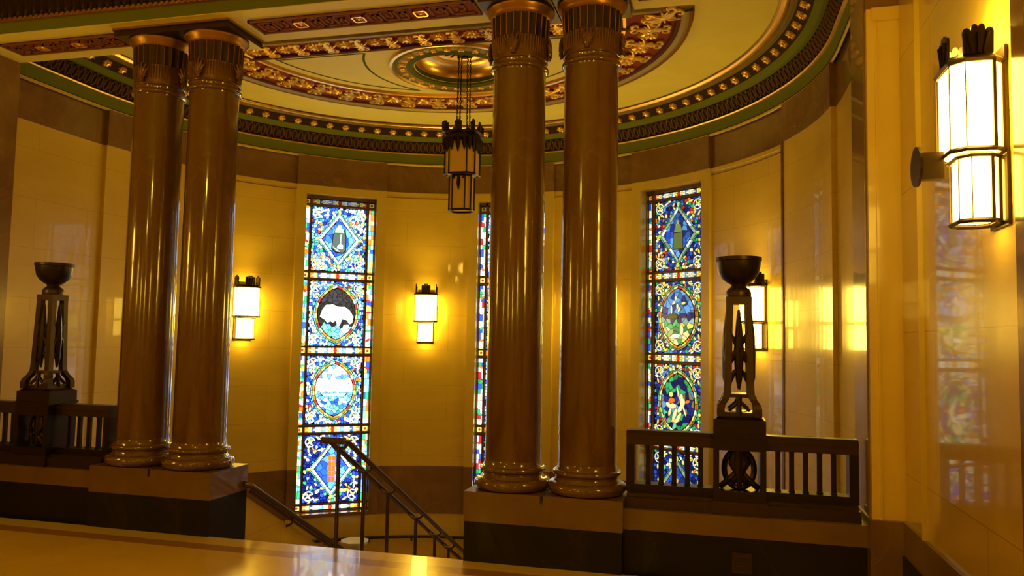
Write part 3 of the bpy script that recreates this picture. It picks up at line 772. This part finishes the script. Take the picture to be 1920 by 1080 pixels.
def sconce():
    """local: back on y=0, projects to -y, width along x; origin at bottom of the glass"""
    t = empty('wall_sconce')
    mb = MB(); mb.box(-.11, .11, -.012, 0, -.02, .76); mb.build('back_plate', [M['bronze2']], t)
    tier(t, 0, -.12, .15, .105, .05, .30, .69, M['lampon'], M['bronze2'], 'upper_glass', 'upper_frame')
    tier(t, 0, -.105, .105, .08, .04, 0, .285, M['lampon'], M['bronze2'], 'lower_glass', 'lower_frame')
    crown(t, 0, -.12, .135, .095, .715, .13, M['bronze'], True)
    return t
s0 = sconce(); G_ = 'lit bronze wall sconces'
spots = [(-56.1, 'left'), (-18.2, 'mid'), (18.2, 'r'), (59.0, 'rr')]
labs = ['bright wall sconce between the left column pair and the left window', 'bright wall sconce between the left window and the pendant lantern',
        'wall sconce almost hidden behind the rightmost column', 'bright wall sconce behind the right torchiere']
def place_sc(o, x, y, z, rz, lab, sc=(1, 1, 1)):
    o.location = (x, y, z); o.rotation_euler = (0, 0, rz); o.scale = sc; tag(o, lab, 'wall sconce', G_)
for i, ((a, _), lab) in enumerate(zip(spots, labs)):
    o = s0 if i == 0 else copy_tree(s0); p = pol(a, R - .003); place_sc(o, p[0], p[1], 1.56, -math.radians(a), lab, (1.1, 1.0, 1.02))
big = copy_tree(s0); place_sc(big, HX1 - .002, 3.72, 2.14, -PI / 2, 'largest brightest wall sconce on the hall wall at the far right', (1.0, .98, .98))
mb = MB(); mb.lathe([(.09, -.006), (.09, .006)], 24, smooth=False)
f_ = mb.build('finial_disc', [M['bronze2']], big); f_.rotation_euler = (PI / 2, 0, 0); f_.location = (.0, -.335, .26)
mb = MB(); mb.prism([(-.05, .20), (.05, .20), (.05, .32), (-.05, .32)], -.32, -.23, lambda u, v, hh: (u * .5, hh, v)); mb.build('finial_stub', [M['bronze2']], big)
hid = [(HX0 + .002, 3.9, PI / 2, 'wall sconce on the left hall wall, outside the picture'), (HX1 - .002, -1.2, -PI / 2, 'wall sconce on the right hall wall behind the camera'),
       (HX0 + .002, -1.2, PI / 2, 'wall sconce on the left hall wall behind the camera'), (-4.6, YB + .002, PI, 'left wall sconce on the hall back wall'), (-1.2, YB + .002, PI, 'right wall sconce on the hall back wall')]
for x, y, rz, lab in hid: place_sc(copy_tree(s0), x, y, 2.13, rz, lab)

# pendant lantern under the medallion
PXY = (MX + .06, MY + .03)
pl = empty('pendant_lantern', (PXY[0], PXY[1], ZC + .19)); tag(pl, 'unlit bronze and amber glass lantern hanging on four chains', 'pendant lantern')
z_ = ZC + .19
mb = MB(); mb.lathe([(.03, .02), (.10, 0), (.10, -.03), (.085, -.04), (.03, -.045), (.03, -.06)], 24); mb.build('canopy', [M['bronze']], pl)
tb = 3.93 - z_
for sx in (-1, 1):
    for sy in (-1, 1):
        mb = MB(); z0_, z1_ = tb, -.03; nl = 30
        for k in range(nl):
            f = (k + .5) / nl; zz = z0_ + (z1_ - z0_) * f; x = sx * (.062 - .01 * f); y = sy * .05; hl = (z1_ - z0_) / nl * .62
            pts = [(x + (.009 * math.cos(a) if k % 2 else 0), y + (0 if k % 2 else .009 * math.cos(a)), zz + hl * math.sin(a)) for a in [2 * PI * q / 8 for q in range(8)]]
            mb.tube(pts, .0042, 5, 0, True)
        mb.build('chain', [M['bronze']], pl)
crown(pl, 0, 0, .20, .18, 3.965 - z_, .12, M['bronze2'])
mb = MB(); mb.prism(octo(.175, .165, .07), 3.85 - z_, 3.95 - z_, lambda u, v, hh: (u, v, hh))
for k in range(8):                                       # leaf drips over the upper glass
    P = octo(.188, .178, .075); a, b = P[k], P[(k + 1) % 8]; nd = 3 if k % 2 == 0 else 2
    for q in range(nd):
        f = (q + .5) / nd; x, y = a[0] + (b[0] - a[0]) * f, a[1] + (b[1] - a[1]) * f; mb.tube([(x, y, 3.88 - z_), (x * 1.02, y * 1.02, 3.82 - z_), (x, y, 3.735 - z_ - (.02 if q % 2 else 0))], [.034, .03, .004], 6, flat=1)
mb.build('leaf_collar', [M['bronze']], pl)
tier(pl, 0, 0, .18, .17, .075, 3.475 - z_, 3.86 - z_, M['lampoff'], M['bronze'], 'upper_glass', 'upper_frame')
tier(pl, 0, 0, .13, .12, .055, 3.07 - z_, 3.46 - z_, M['lampoff'], M['bronze'], 'lower_glass', 'lower_frame')
mb = MB()
for sx in (-1, 0, 1):
    mb.tube([(sx * .055, -.13, 3.44 - z_), (sx * .055, -.135, 3.36 - z_), (sx * .055, -.13, 3.29 - z_)] if sx == 0 else [(sx * .06, -.128, 3.45 - z_), (sx * .05, -.13, 3.42 - z_)], [.016, .02, .004] if sx == 0 else .01, 8)
mb.build('drop_ornament', [M['bronze']], pl)

# ------------------------------------------------------------------ stained glass windows
def clip(poly, a, b):                       # keep the side left of a->b
    out = []; n = len(poly)
    def side(p): return (b[0] - a[0]) * (p[1] - a[1]) - (b[1] - a[1]) * (p[0] - a[0])
    for i in range(n):
        p, q = poly[i], poly[(i + 1) % n]; sp, sq = side(p), side(q)
        if sp >= 0: out.append(p)
        if (sp >= 0) != (sq >= 0): t = sp / (sp - sq); out.append((p[0] + t * (q[0] - p[0]), p[1] + t * (q[1] - p[1])))
    return out
def clip_convex(poly, c):
    for i in range(len(c)):
        if len(poly) < 3: return []
        poly = clip(poly, c[i], c[(i + 1) % len(c)])
    return poly
def shrink(poly, d):
    cx = sum(p[0] for p in poly) / len(poly); cy = sum(p[1] for p in poly) / len(poly); n = len(poly); out = list(poly)
    a = sum(poly[i][0] * poly[(i + 1) % n][1] - poly[(i + 1) % n][0] * poly[i][1] for i in range(n))
    if a < 0: poly = poly[::-1]
    res = list(poly)
    for i in range(n):
        p, q = poly[i], poly[(i + 1) % n]; l = math.hypot(q[0] - p[0], q[1] - p[1])
        if l < 1e-6: continue
        nx, ny = -(q[1] - p[1]) / l * d, (q[0] - p[0]) / l * d
        res = clip(res, (p[0] + nx, p[1] + ny), (q[0] + nx, q[1] + ny))
        if len(res) < 3: return []
    return res
def voronoi(rect, sx, sy, jit=.42):
    x0, x1, y0, y1 = rect; nx = max(1, round((x1 - x0) / sx)); ny = max(1, round((y1 - y0) / sy)); dx, dy = (x1 - x0) / nx, (y1 - y0) / ny
    P = {}
    for i in range(-1, nx + 1):
        for j in range(-1, ny + 1): P[i, j] = (x0 + (i + .5 + random.uniform(-jit, jit)) * dx, y0 + (j + .5 + random.uniform(-jit, jit)) * dy)
    for (i, j), p in P.items():
        if i < 0 or j < 0 or i >= nx or j >= ny: continue
        poly = [(x0, y0), (x1, y0), (x1, y1), (x0, y1)]
        for a in range(-2, 3):
            for b in range(-2, 3):
                q = P.get((i + a, j + b))
                if q and (a or b):
                    m_ = ((p[0] + q[0]) / 2, (p[1] + q[1]) / 2); d = (-(q[1] - p[1]), q[0] - p[0])
                    poly = clip(poly, m_, (m_[0] + d[0], m_[1] + d[1]))
                    if len(poly) < 3: break
            if len(poly) < 3: break
        if len(poly) >= 3: yield p, poly
class Win:
    def __init__(s): s.m = MB(); s.lead = MB()
    def piece(s, poly, col, lay=1, d=.003):
        q = shrink(poly, d)
        if len(q) >= 3:
            var = random.uniform(.75, 1.15); s.m.add([(u, -.002 * lay, v) for u, v in q], [tuple(range(len(q)))], 0, False, None, tuple(c * var for c in col))
    def leadp(s, poly, lay=1): s.lead.add([(u, -.002 * lay, v) for u, v in poly], [tuple(range(len(poly)))], 0)
    def leaf(s, x, y, l, w, a, col, lay=3, lead=.005):
        def el(L, W): return [(x + L * math.cos(t) * math.cos(a) - W * math.sin(t) * abs(math.sin(t)) ** .3 * math.sin(a), y + L * math.cos(t) * math.sin(a) + W * math.sin(t) * abs(math.sin(t)) ** .3 * math.cos(a)) for t in [2 * PI * k / 12 for k in range(12)]]
        s.leadp(el(l + lead, w + lead), lay); s.m.add([(u, -.002 * lay - .001, v) for u, v in el(l, w)], [tuple(range(12))], 0, False, None, col)
    def ringseg(s, cx, cy, r, w, col, a0=0, a1=2 * PI, n=14, lay=3):
        for k in range(n):
            b0 = a0 + (a1 - a0) * k / n; b1 = a0 + (a1 - a0) * (k + 1) / n - .06
            def q(r0, r1, e=0): return [(cx + r0 * math.cos(b0 - e), cy + r0 * math.sin(b0 - e)), (cx + r1 * math.cos(b0 - e), cy + r1 * math.sin(b0 - e)), (cx + r1 * math.cos(b1 + e), cy + r1 * math.sin(b1 + e)), (cx + r0 * math.cos(b1 + e), cy + r0 * math.sin(b1 + e))]
            s.leadp(q(r - w / 2 - .004, r + w / 2 + .004, .03), lay); s.m.add([(u, -.002 * lay - .001, v) for u, v in q(r - w / 2, r + w / 2)], [(0, 1, 2, 3)], 0, False, None, col)
WH_ = (1.0, 1.0, .95); PW = (.8, .92, 1.0); BL = (.02, .09, .75); LB = (.12, .38, 1.0); CY = (.25, .7, .9); GR = (.03, .45, .16); TG = (.15, .55, .35); YE = (1, .8, .12); OR = (.95, .2, .015); RD = (.6, .02, .03); DK = (.004, .008, .12); LY = (1, .95, .5); ND = (.01, .03, .28)
PAL = {
 'L': [WH_] * 8 + [PW] * 6 + [BL] * 9 + [LB] * 9 + [CY] * 4 + [YE, YE, OR, GR, RD, ND, ND],
 'R': [ND] * 4 + [BL] * 4 + [LB] * 2 + [WH_, LY, LY, YE, YE, OR, GR, GR, RD, DK, DK],
 'D': [ND] * 6 + [DK] * 4 + [BL] * 4 + [WH_, LY, YE, GR, TG]}
def flora(w, rect, pal, cols, ex):
    """scroll rings and petals in the four corners; ex(x,y) True where the medallion is"""
    x0, x1, y0, y1 = rect
    for sx, cx in ((1, x0 + .085), (-1, x1 - .085)):
        for sy, cy in ((1, y0 + .10), (-1, y1 - .10)):
            w.ringseg(cx, cy, .066, .014, cols[0], 0.3, 5.6, 12)
            for k in range(4): a = .6 + k * PI / 2; w.leaf(cx + .028 * math.cos(a), cy + .028 * math.sin(a), .026, .012, a, cols[(k + 1) % len(cols)])
            w.leaf(cx + sx * .11, cy - sy * .055, .04, .014, random.uniform(-.6, .6), cols[1 % len(cols)])
            w.leaf(cx - sx * .02, cy + sy * .12, .035, .014, PI / 2 + random.uniform(-.5, .5), cols[2 % len(cols)])
            w.leaf(cx + sx * .045, cy + sy * .10, .03, .012, sx * sy * .9, random.choice((GR, YE, OR)))
def panel(w, rect, kind, fig, palname, bright):
    x0, x1, y0, y1 = rect; cx, cy = (x0 + x1) / 2, (y0 + y1) / 2; pal = PAL[palname]
    for p, poly in voronoi(rect, .042, .046): w.piece(poly, random.choice(pal), 1, .0042)
    hw, hh = (.29, .37)
    if kind == 'D':
        dia = lambda k, q: [(cx, cy - hh * q), (cx + hw * k, cy), (cx, cy + hh * q), (cx - hw * k, cy)]
        shape = dia; outer = dia(1.16, 1.13)
    else:
        def ves(k, q):
            A, B = hw * 1.03 * k, hh * 1.1 * q; r = (A * A + B * B) / (2 * A); out = []
            amax = math.asin(min(1, B / r))
            for i in range(15): a = -amax + 2 * amax * i / 14; out.append((cx + r * math.cos(a) - (r - A), cy + r * math.sin(a)))
            for i in range(1, 14): a = amax - 2 * amax * i / 14; out.append((cx - r * math.cos(a) + (r - A), cy + r * math.sin(a)))
            return out
        shape = ves; outer = ves(1.14, 1.1)
    flora(w, rect, pal, [WH_, WH_ if palname == 'L' else YE, YE, LY], None)
    w.leadp(outer, 5)
    def band(k0, k1, cols, n, lay):
        a, b = shape(*k0), shape(*k1); m = len(a)
        for i in range(m):
            p0, p1, q0, q1 = a[i], a[(i + 1) % m], b[i], b[(i + 1) % m]
            for j in range(n):
                f0, f1 = j / n, (j + 1) / n; L_ = lambda u, v, f: (u[0] + (v[0] - u[0]) * f, u[1] + (v[1] - u[1]) * f)
                w.piece([L_(p0, p1, f0), L_(p0, p1, f1), L_(q0, q1, f1), L_(q0, q1, f0)], cols[(i * n + j) % len(cols)], lay, .004)
    if kind == 'D':
        band((1.14, 1.11), (1.07, 1.05), [TG, GR, CY], 4, 6); band((1.06, 1.045), (.86, .88), [PW, (.5, .6, .55), PW, WH_] if palname == 'L' or fig == 'lantern' else [(.4, .5, .4), (.3, .4, .35), PW], 4, 6)
        inner = shape(.84, .86)
        for (sx, sy) in ((0, 1), (0, -1), (1, 0), (-1, 0)):
            X, Y = cx + sx * hw * 1.1, cy + sy * hh * 1.09
            w.leaf(X, Y, .035, .02, PI / 2 if sx == 0 else 0, (.5, .75, .1), 7)
    else:
        band((1.12, 1.085), (1.05, 1.04), [TG, CY, TG, GR], 1, 6); band((1.045, 1.035), (.94, .95), [OR, YE, OR, RD, LY] if fig != 'fig' else [OR, YE, LY], 1, 6)
        inner = shape(.92, .935)
    w.leadp(inner, 7)
    bb = (cx - hw, cx + hw, cy - hh * 1.05, cy + hh * 1.05)
    def fill(fn, sx, sy, lay=8):
        for p, poly in voronoi(bb, sx, sy):
            q = clip_convex(poly, inner)
            if len(q) >= 3: w.piece(q, fn(p[0] - cx, p[1] - cy), lay, .0032)
    def shp(pts, col, lay=9, lead=.006):
        pts = [(cx + a, cy + b) for a, b in pts]; mx_ = sum(p[0] for p in pts) / len(pts); my_ = sum(p[1] for p in pts) / len(pts)
        w.leadp([(mx_ + (p[0] - mx_) * (1 + lead / .05), my_ + (p[1] - my_) * (1 + lead / .05)) for p in pts], lay)
        w.m.add([(u, -.002 * lay - .001, v) for u, v in pts], [tuple(range(len(pts)))], 0, False, None, col)
    if fig == 'rock':
        fill(lambda x, y: random.choice((BL, LB, (.04, .2, .85), LB)), .08, .09)
        G1 = (.06, .09, .08); shp([(-.10, -.13), (-.04, -.18), (.06, -.19), (.10, -.15), (.095, .06), (.07, .13), (-.06, .12), (-.085, .05)], G1)
        shp([(-.07, .10), (.075, .10), (.06, .16), (.0, .2), (-.05, .17)], (.3, .55, .3), 10); shp([(-.02, .17), (.03, .17), (.03, .22), (-.02, .22)], YE, 10)
        shp([(.01, -.08), (.02, .08), (.035, .08), (.03, -.08)], (.4, .7, .3), 11); shp([(-.03, -.13), (.06, -.14), (.06, -.08), (.02, -.06), (-.02, -.09)], PW, 11)
        shp([(-.095, -.10), (-.03, -.175), (.02, -.18), (-.05, -.13)], (.6, .75, .8), 11)
    elif fig == 'bell':
        fill(lambda x, y: random.choice((BL, ND, LB, (.03, .12, .5))), .08, .09)
        c = (.12, .16, .05); shp([(-.075, -.19), (.08, -.19), (.075, .02), (-.07, .02)], c); shp([(-.07, .03), (.075, .03), (.045, .13), (-.03, .13)], (.2, .26, .08), 10); shp([(-.025, .13), (.025, .13), (.02, .19), (-.02, .19)], (.35, .4, .12), 10)
        w.ringseg(cx, cy + .12, .025, .01, (.6, .6, .2), lay=12)
    elif fig == 'beast':
        fill(lambda x, y: (.03, .03, .035) if y > .17 else ((.02, .02, .02) if y > -.18 else random.choice((CY, TG, LB, PW, (.05, .3, .3)))), .12, .035)
        shp([(-.24, -.05), (-.21, .05), (-.16, .12), (-.06, .135), (.02, .10), (.12, .10), (.19, .05), (.245, -.04), (.23, -.13), (.19, -.15), (.15, -.09), (.08, -.08), (.05, -.17), (.02, -.19), (-.01, -.10), (-.05, -.13), (-.09, -.11), (-.13, -.14), (-.17, -.09)], (1.6, 1.6, 1.6), 11, .001)
    elif fig == 'ship':
        fill(lambda x, y: random.choice((PW, WH_, LB)) if y > .18 else (random.choice((WH_, (1.3, 1.3, 1.3), PW)) if y > -.03 else (LB if y > -.12 else random.choice((CY, TG, BL, PW, (.05, .25, .5))))), .10, .032)
        for k in range(5):
            x = -.16 + k * .075
            for j in range(3): shp([(x - .03, -.02 + j * .058), (x + .035, -.02 + j * .058), (x + .028, .03 + j * .058), (x - .024, .03 + j * .058)], (1.4, 1.45, 1.5), 11, .003)
        shp([(-.19, -.05), (.18, -.05), (.15, -.085), (-.15, -.085)], (.35, .6, .9), 11)
    elif fig == 'lantern':
        fill(lambda x, y: random.choice((BL, (.03, .15, .8), LB)), .085, .1)
        for k in range(5):
            for j in range(2): w.piece([(cx - .055 + j * .055, cy - .19 + k * .075), (cx + j * .055, cy - .19 + k * .075), (cx + j * .055, cy - .115 + k * .075), (cx - .055 + j * .055, cy - .115 + k * .075)], (.85, .13, .01), 10, .0022)
    elif fig == 'land':
        fill(lambda x, y: random.choice((LB, (.04, .2, .5), ND)) if y > .05 else (random.choice((DK, (.3, .45, .5), (.06, .12, .1))) if y > -.06 else random.choice((GR, LY, YE, (.03, .25, .1), (.5, .6, .3)))), .11, .05)
        for x, y in ((-.03, .25), (-.06, .19), (-.0, .14), (.03, .10), (.1, .18)): w.leaf(cx + x, cy + y, .035, .018, random.uniform(0, 3), LY if x < .08 else YE, 11)
        w.leaf(cx - .10, cy + .10, .015, .06, 0, WH_, 11); shp([(-.16, -.02), (-.13, .04), (-.05, .06), (.0, .02), (.0, -.02)], (.05, .06, .03), 10)
        w.leaf(cx - .03, cy - .25, .08, .03, .1, WH_, 11); w.leaf(cx + .07, cy - .17, .03, .07, 0, LY, 11)
    elif fig == 'fig':
        fill(lambda x, y: random.choice((GR, (.03, .2, .1), DK)) if y > .12 else (random.choice((DK, ND, (.25, .2, .08), LB)) if y > -.12 else random.choice((GR, DK, TG, (.03, .3, .1)))), .05, .11)
        sk = (1, .85, .45)
        for (x, y, l, ww, a, c) in ((-.10, .10, .035, .035, 0, YE), (-.09, .02, .055, .035, .2, OR), (-.14, -.04, .05, .03, -.5, sk), (-.07, -.05, .06, .035, .1, sk), (-.12, -.13, .06, .022, 1.3, sk), (-.04, -.16, .09, .028, 1.2, sk),
                                    (.07, .07, .045, .028, 1.5, sk), (.09, -.0, .06, .04, 1.3, sk), (.05, -.08, .06, .03, .9, LY), (.02, -.2, .09, .026, 1.0, sk), (.12, -.1, .08, .014, -1.2, sk), (.02, .12, .09, .01, 1.8, LY), (-.03, -.24, .08, .02, .1, (.8, .6, .2)), (.17, .02, .04, .02, .3, OR)):
            w.leaf(cx + x, cy + y, l, ww, a, c, 11)
    elif fig == 'statue':
        fill(lambda x, y: random.choice((BL, (.02, .1, .6), ND)), .085, .1)
        for (x, y, l, ww, a) in ((0, .13, .03, .03, 0), (0, .05, .035, .07, 0), (0, -.06, .032, .05, 0), (-.04, -.13, .04, .05, 0), (.04, -.13, .04, .05, 0), (0, -.19, .08, .025, 0)): w.leaf(cx + x, cy + y, l, ww, a, (1, .42, .03), 11)
def window(idx, th, figs, palname, mt, label, stripL, stripR, toplit):
    root = empty('window_%d' % idx, pol(th, 4.13, 0), -math.radians(th)); struct(root, label, 'window')
    W = 4.17 * math.sin(math.radians(WH)) + .012
    # mullion / transom levels
    H = ZT - ZS; f = lambda px: ZT - (px - 370) / 567.0 * H
    rows = [(390, 507), (525, 643), (661, 783), (802, 922)]; strips = [(377, 385), (511, 520), (646, 656), (788, 797), (926, 934)]
    wn = Win()
    xa, xb, xc, xd = -W + .035, -W + .115, W - .115, W - .035; ia, ib = -W + .15, W - .15
    for (a, b), (kind, fig) in zip(rows, figs): panel(wn, (ia, ib, f(b), f(a)), kind, fig, 'D' if b == 922 else palname, 1)
    for n_, (a, b) in enumerate(strips):
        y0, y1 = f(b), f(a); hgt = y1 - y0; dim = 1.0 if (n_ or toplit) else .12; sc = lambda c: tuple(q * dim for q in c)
        pieces = [(OR, .05), (YE, .06), (BL, .04), (WH_, .10), (LB, .05), (WH_, .05), (YE, .04), (RD, .035), (YE, .04), (WH_, .05), (LB, .05), (WH_, .10), (BL, .04), (YE, .06), (OR, .05)]
        tot = sum(p[1] for p in pieces); x = ia
        for c, l in pieces:
            l = l * (ib - ia) / tot; wn.piece([(x, y0), (x + l, y0), (x + l, y1), (x, y1)], sc(c), 1, .003); x += l
        for k in range(8): wn.leaf(ia + (ib - ia) * (k + .5) / 8, (y0 + y1) / 2, .035, .012, random.uniform(-.3, .3), sc(random.choice((WH_, YE, LY))), 2)
        wn.leaf((ia + ib) / 2, (y0 + y1) / 2, .025, .025, 0, sc(RD), 3)
        for (s0_, s1_) in ((xa, xb), (xc, xd)):
            wn.piece([(s0_, y0), (s1_, y0), (s1_, y1), (s0_, y1)], sc(YE), 1, .004); wn.leaf((s0_ + s1_) / 2, (y0 + y1) / 2, .016, .016, 0, sc(RD), 3)
    for (a, b) in rows:
        for (s0_, s1_), st in (((xa, xb), stripL), ((xc, xd), stripR)):
            y = f(b)
            while y < f(a) - .01:
                l = min(random.uniform(.05, .12), f(a) - y); c = random.choice(st); c2 = random.choice(st); m_ = s0_ + (s1_ - s0_) * random.uniform(.3, .7)
                wn.piece([(s0_, y), (m_, y), (m_, y + l), (s0_, y + l)], c, 1, .003); wn.piece([(m_, y), (s1_, y), (s1_, y + l), (m_, y + l)], c2, 1, .003)
                if random.random() < .45: wn.leaf((s0_ + s1_) / 2, y, .034, .014, random.uniform(-.7, .7), random.choice((YE, OR, GR, RD, LY)), 2)
                y += l
    g = wn.m.build('stained_glass', [mt], root)
    lead = MB(); lead.box(-W + .02, W - .02, -.0005, .004, ZS + .01, ZT - .01); lead.add(wn.lead.v, wn.lead.f, 0); lead.build('leading', [M['lead']], root)
    mb = MB()
    def bar(x0, x1, z0, z1, d=.04): mb.box(x0, x1, -d, .03, z0, z1)
    bar(-W, -W + .03, ZS, ZT); bar(W - .03, W, ZS, ZT); bar(-W, W, ZT - .045, ZT); bar(-W, W, ZS, ZS + .012)
    for x0, x1 in ((xb + .002, ia - .002), (ib + .002, xc - .002)): bar(x0, x1, ZS, ZT)
    edges = []
    allr = sorted(rows + strips)
    for (a0, a1), (b0, b1) in zip(allr[:-1], allr[1:]): bar(-W, W, f(b0) + .003, f(a1) - .003, .042)
    mb.build('window_frame', [M['frame']], root)
    return root
gL = glass_mat('stained glass, bright sky behind', 3.0, (1, 1, 1)); gM = glass_mat('stained glass, middle', 2.1, (1, 1, .95)); gR = glass_mat('stained glass, dimmer sky behind', 1.15, (1, 1, .8))
cool = [WH_, WH_, PW, LB, BL, YE, OR, CY, GR]; white = [WH_, WH_, WH_, PW, LY, BL, RD, GR]; dim_ = [ND, BL, YE, LY, GR, OR, DK, LB, TG]
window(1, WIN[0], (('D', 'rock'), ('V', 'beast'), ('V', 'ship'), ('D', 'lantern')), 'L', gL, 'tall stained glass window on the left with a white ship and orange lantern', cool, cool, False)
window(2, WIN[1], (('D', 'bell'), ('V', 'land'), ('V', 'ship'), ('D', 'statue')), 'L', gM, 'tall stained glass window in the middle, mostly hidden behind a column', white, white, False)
window(3, WIN[2], (('D', 'bell'), ('V', 'land'), ('V', 'fig'), ('D', 'statue')), 'R', gR, 'tall stained glass window on the right with two pale figures, behind the balustrade', white, dim_, True)

# ------------------------------------------------------------------ light
def point(name, loc, power, rad, col):
    l = bpy.data.lights.new(name, 'POINT'); l.energy = power; l.shadow_soft_size = rad; l.color = col
    o = bpy.data.objects.new(name, l); o.location = loc; COL.objects.link(o); return o
WARM = (1.0, 0.64, 0.07)
for (x, y, z) in ((-2.9, 2.2, 3.5), (-2.9, -1.6, 3.5)):
    point('added_hall_light', (x, y, z), 26, .12, WARM)  # added soft lights for the column highlights, no pendant fixture is built
def spot(loc, aim, power):
    l = bpy.data.lights.new('added_fill', 'SPOT'); l.energy = power; l.shadow_soft_size = .06; l.color = WARM; l.spot_size = math.radians(150); l.spot_blend = 1
    o = bpy.data.objects.new('added_fill', l); COL.objects.link(o); o.location = loc; o.rotation_euler = (Vector(aim) - Vector(loc)).to_track_quat('-Z', 'Y').to_euler()
for a in (-56.1, -18.2, 18.2, 59.0):
    p = pol(a, R - .22); q = pol(a, R - 1.5, ZC); spot((p[0], p[1], 2.38), q, 40)  # added spots above the sconces to brighten the ceiling, not part of the lamps
point('added_fill', (HX1 - .13, 3.72, 2.96), 18, .05, WARM)  # added light above the big sconce to brighten the right wall and pier
wd = bpy.data.worlds.new('World'); S.world = wd; wd.use_nodes = True
wd.node_tree.nodes['Background'].inputs['Color'].default_value = (1.0, .7, .3, 1); wd.node_tree.nodes['Background'].inputs['Strength'].default_value = 0.02

# ------------------------------------------------------------------ camera
f_px, yaw, pitch, roll = 1464.4, math.radians(14.42), math.radians(3.884), math.radians(1.052)
fw = Vector((-math.sin(yaw) * math.cos(pitch), math.cos(yaw) * math.cos(pitch), math.sin(pitch)))
rt0 = Vector((math.cos(yaw), math.sin(yaw), 0)); up0 = rt0.cross(fw)
rt = rt0 * math.cos(roll) + up0 * math.sin(roll); up = rt.cross(fw)
cd = bpy.data.cameras.new('camera'); cd.sensor_width = 36; cd.lens = f_px / 1920 * 36; cd.clip_start = .05
co = bpy.data.objects.new('camera', cd); COL.objects.link(co)
mt = Matrix((rt, up, -fw)).transposed().to_4x4(); mt.translation = (0, 0, 1.6); co.matrix_world = mt
S.camera = co
vs = S.view_settings; S.display_settings.display_device = 'sRGB'
vs.view_transform = 'Standard'; vs.look = 'None'; vs.gamma = 1; vs.exposure = 0.0; vs.use_curve_mapping = False
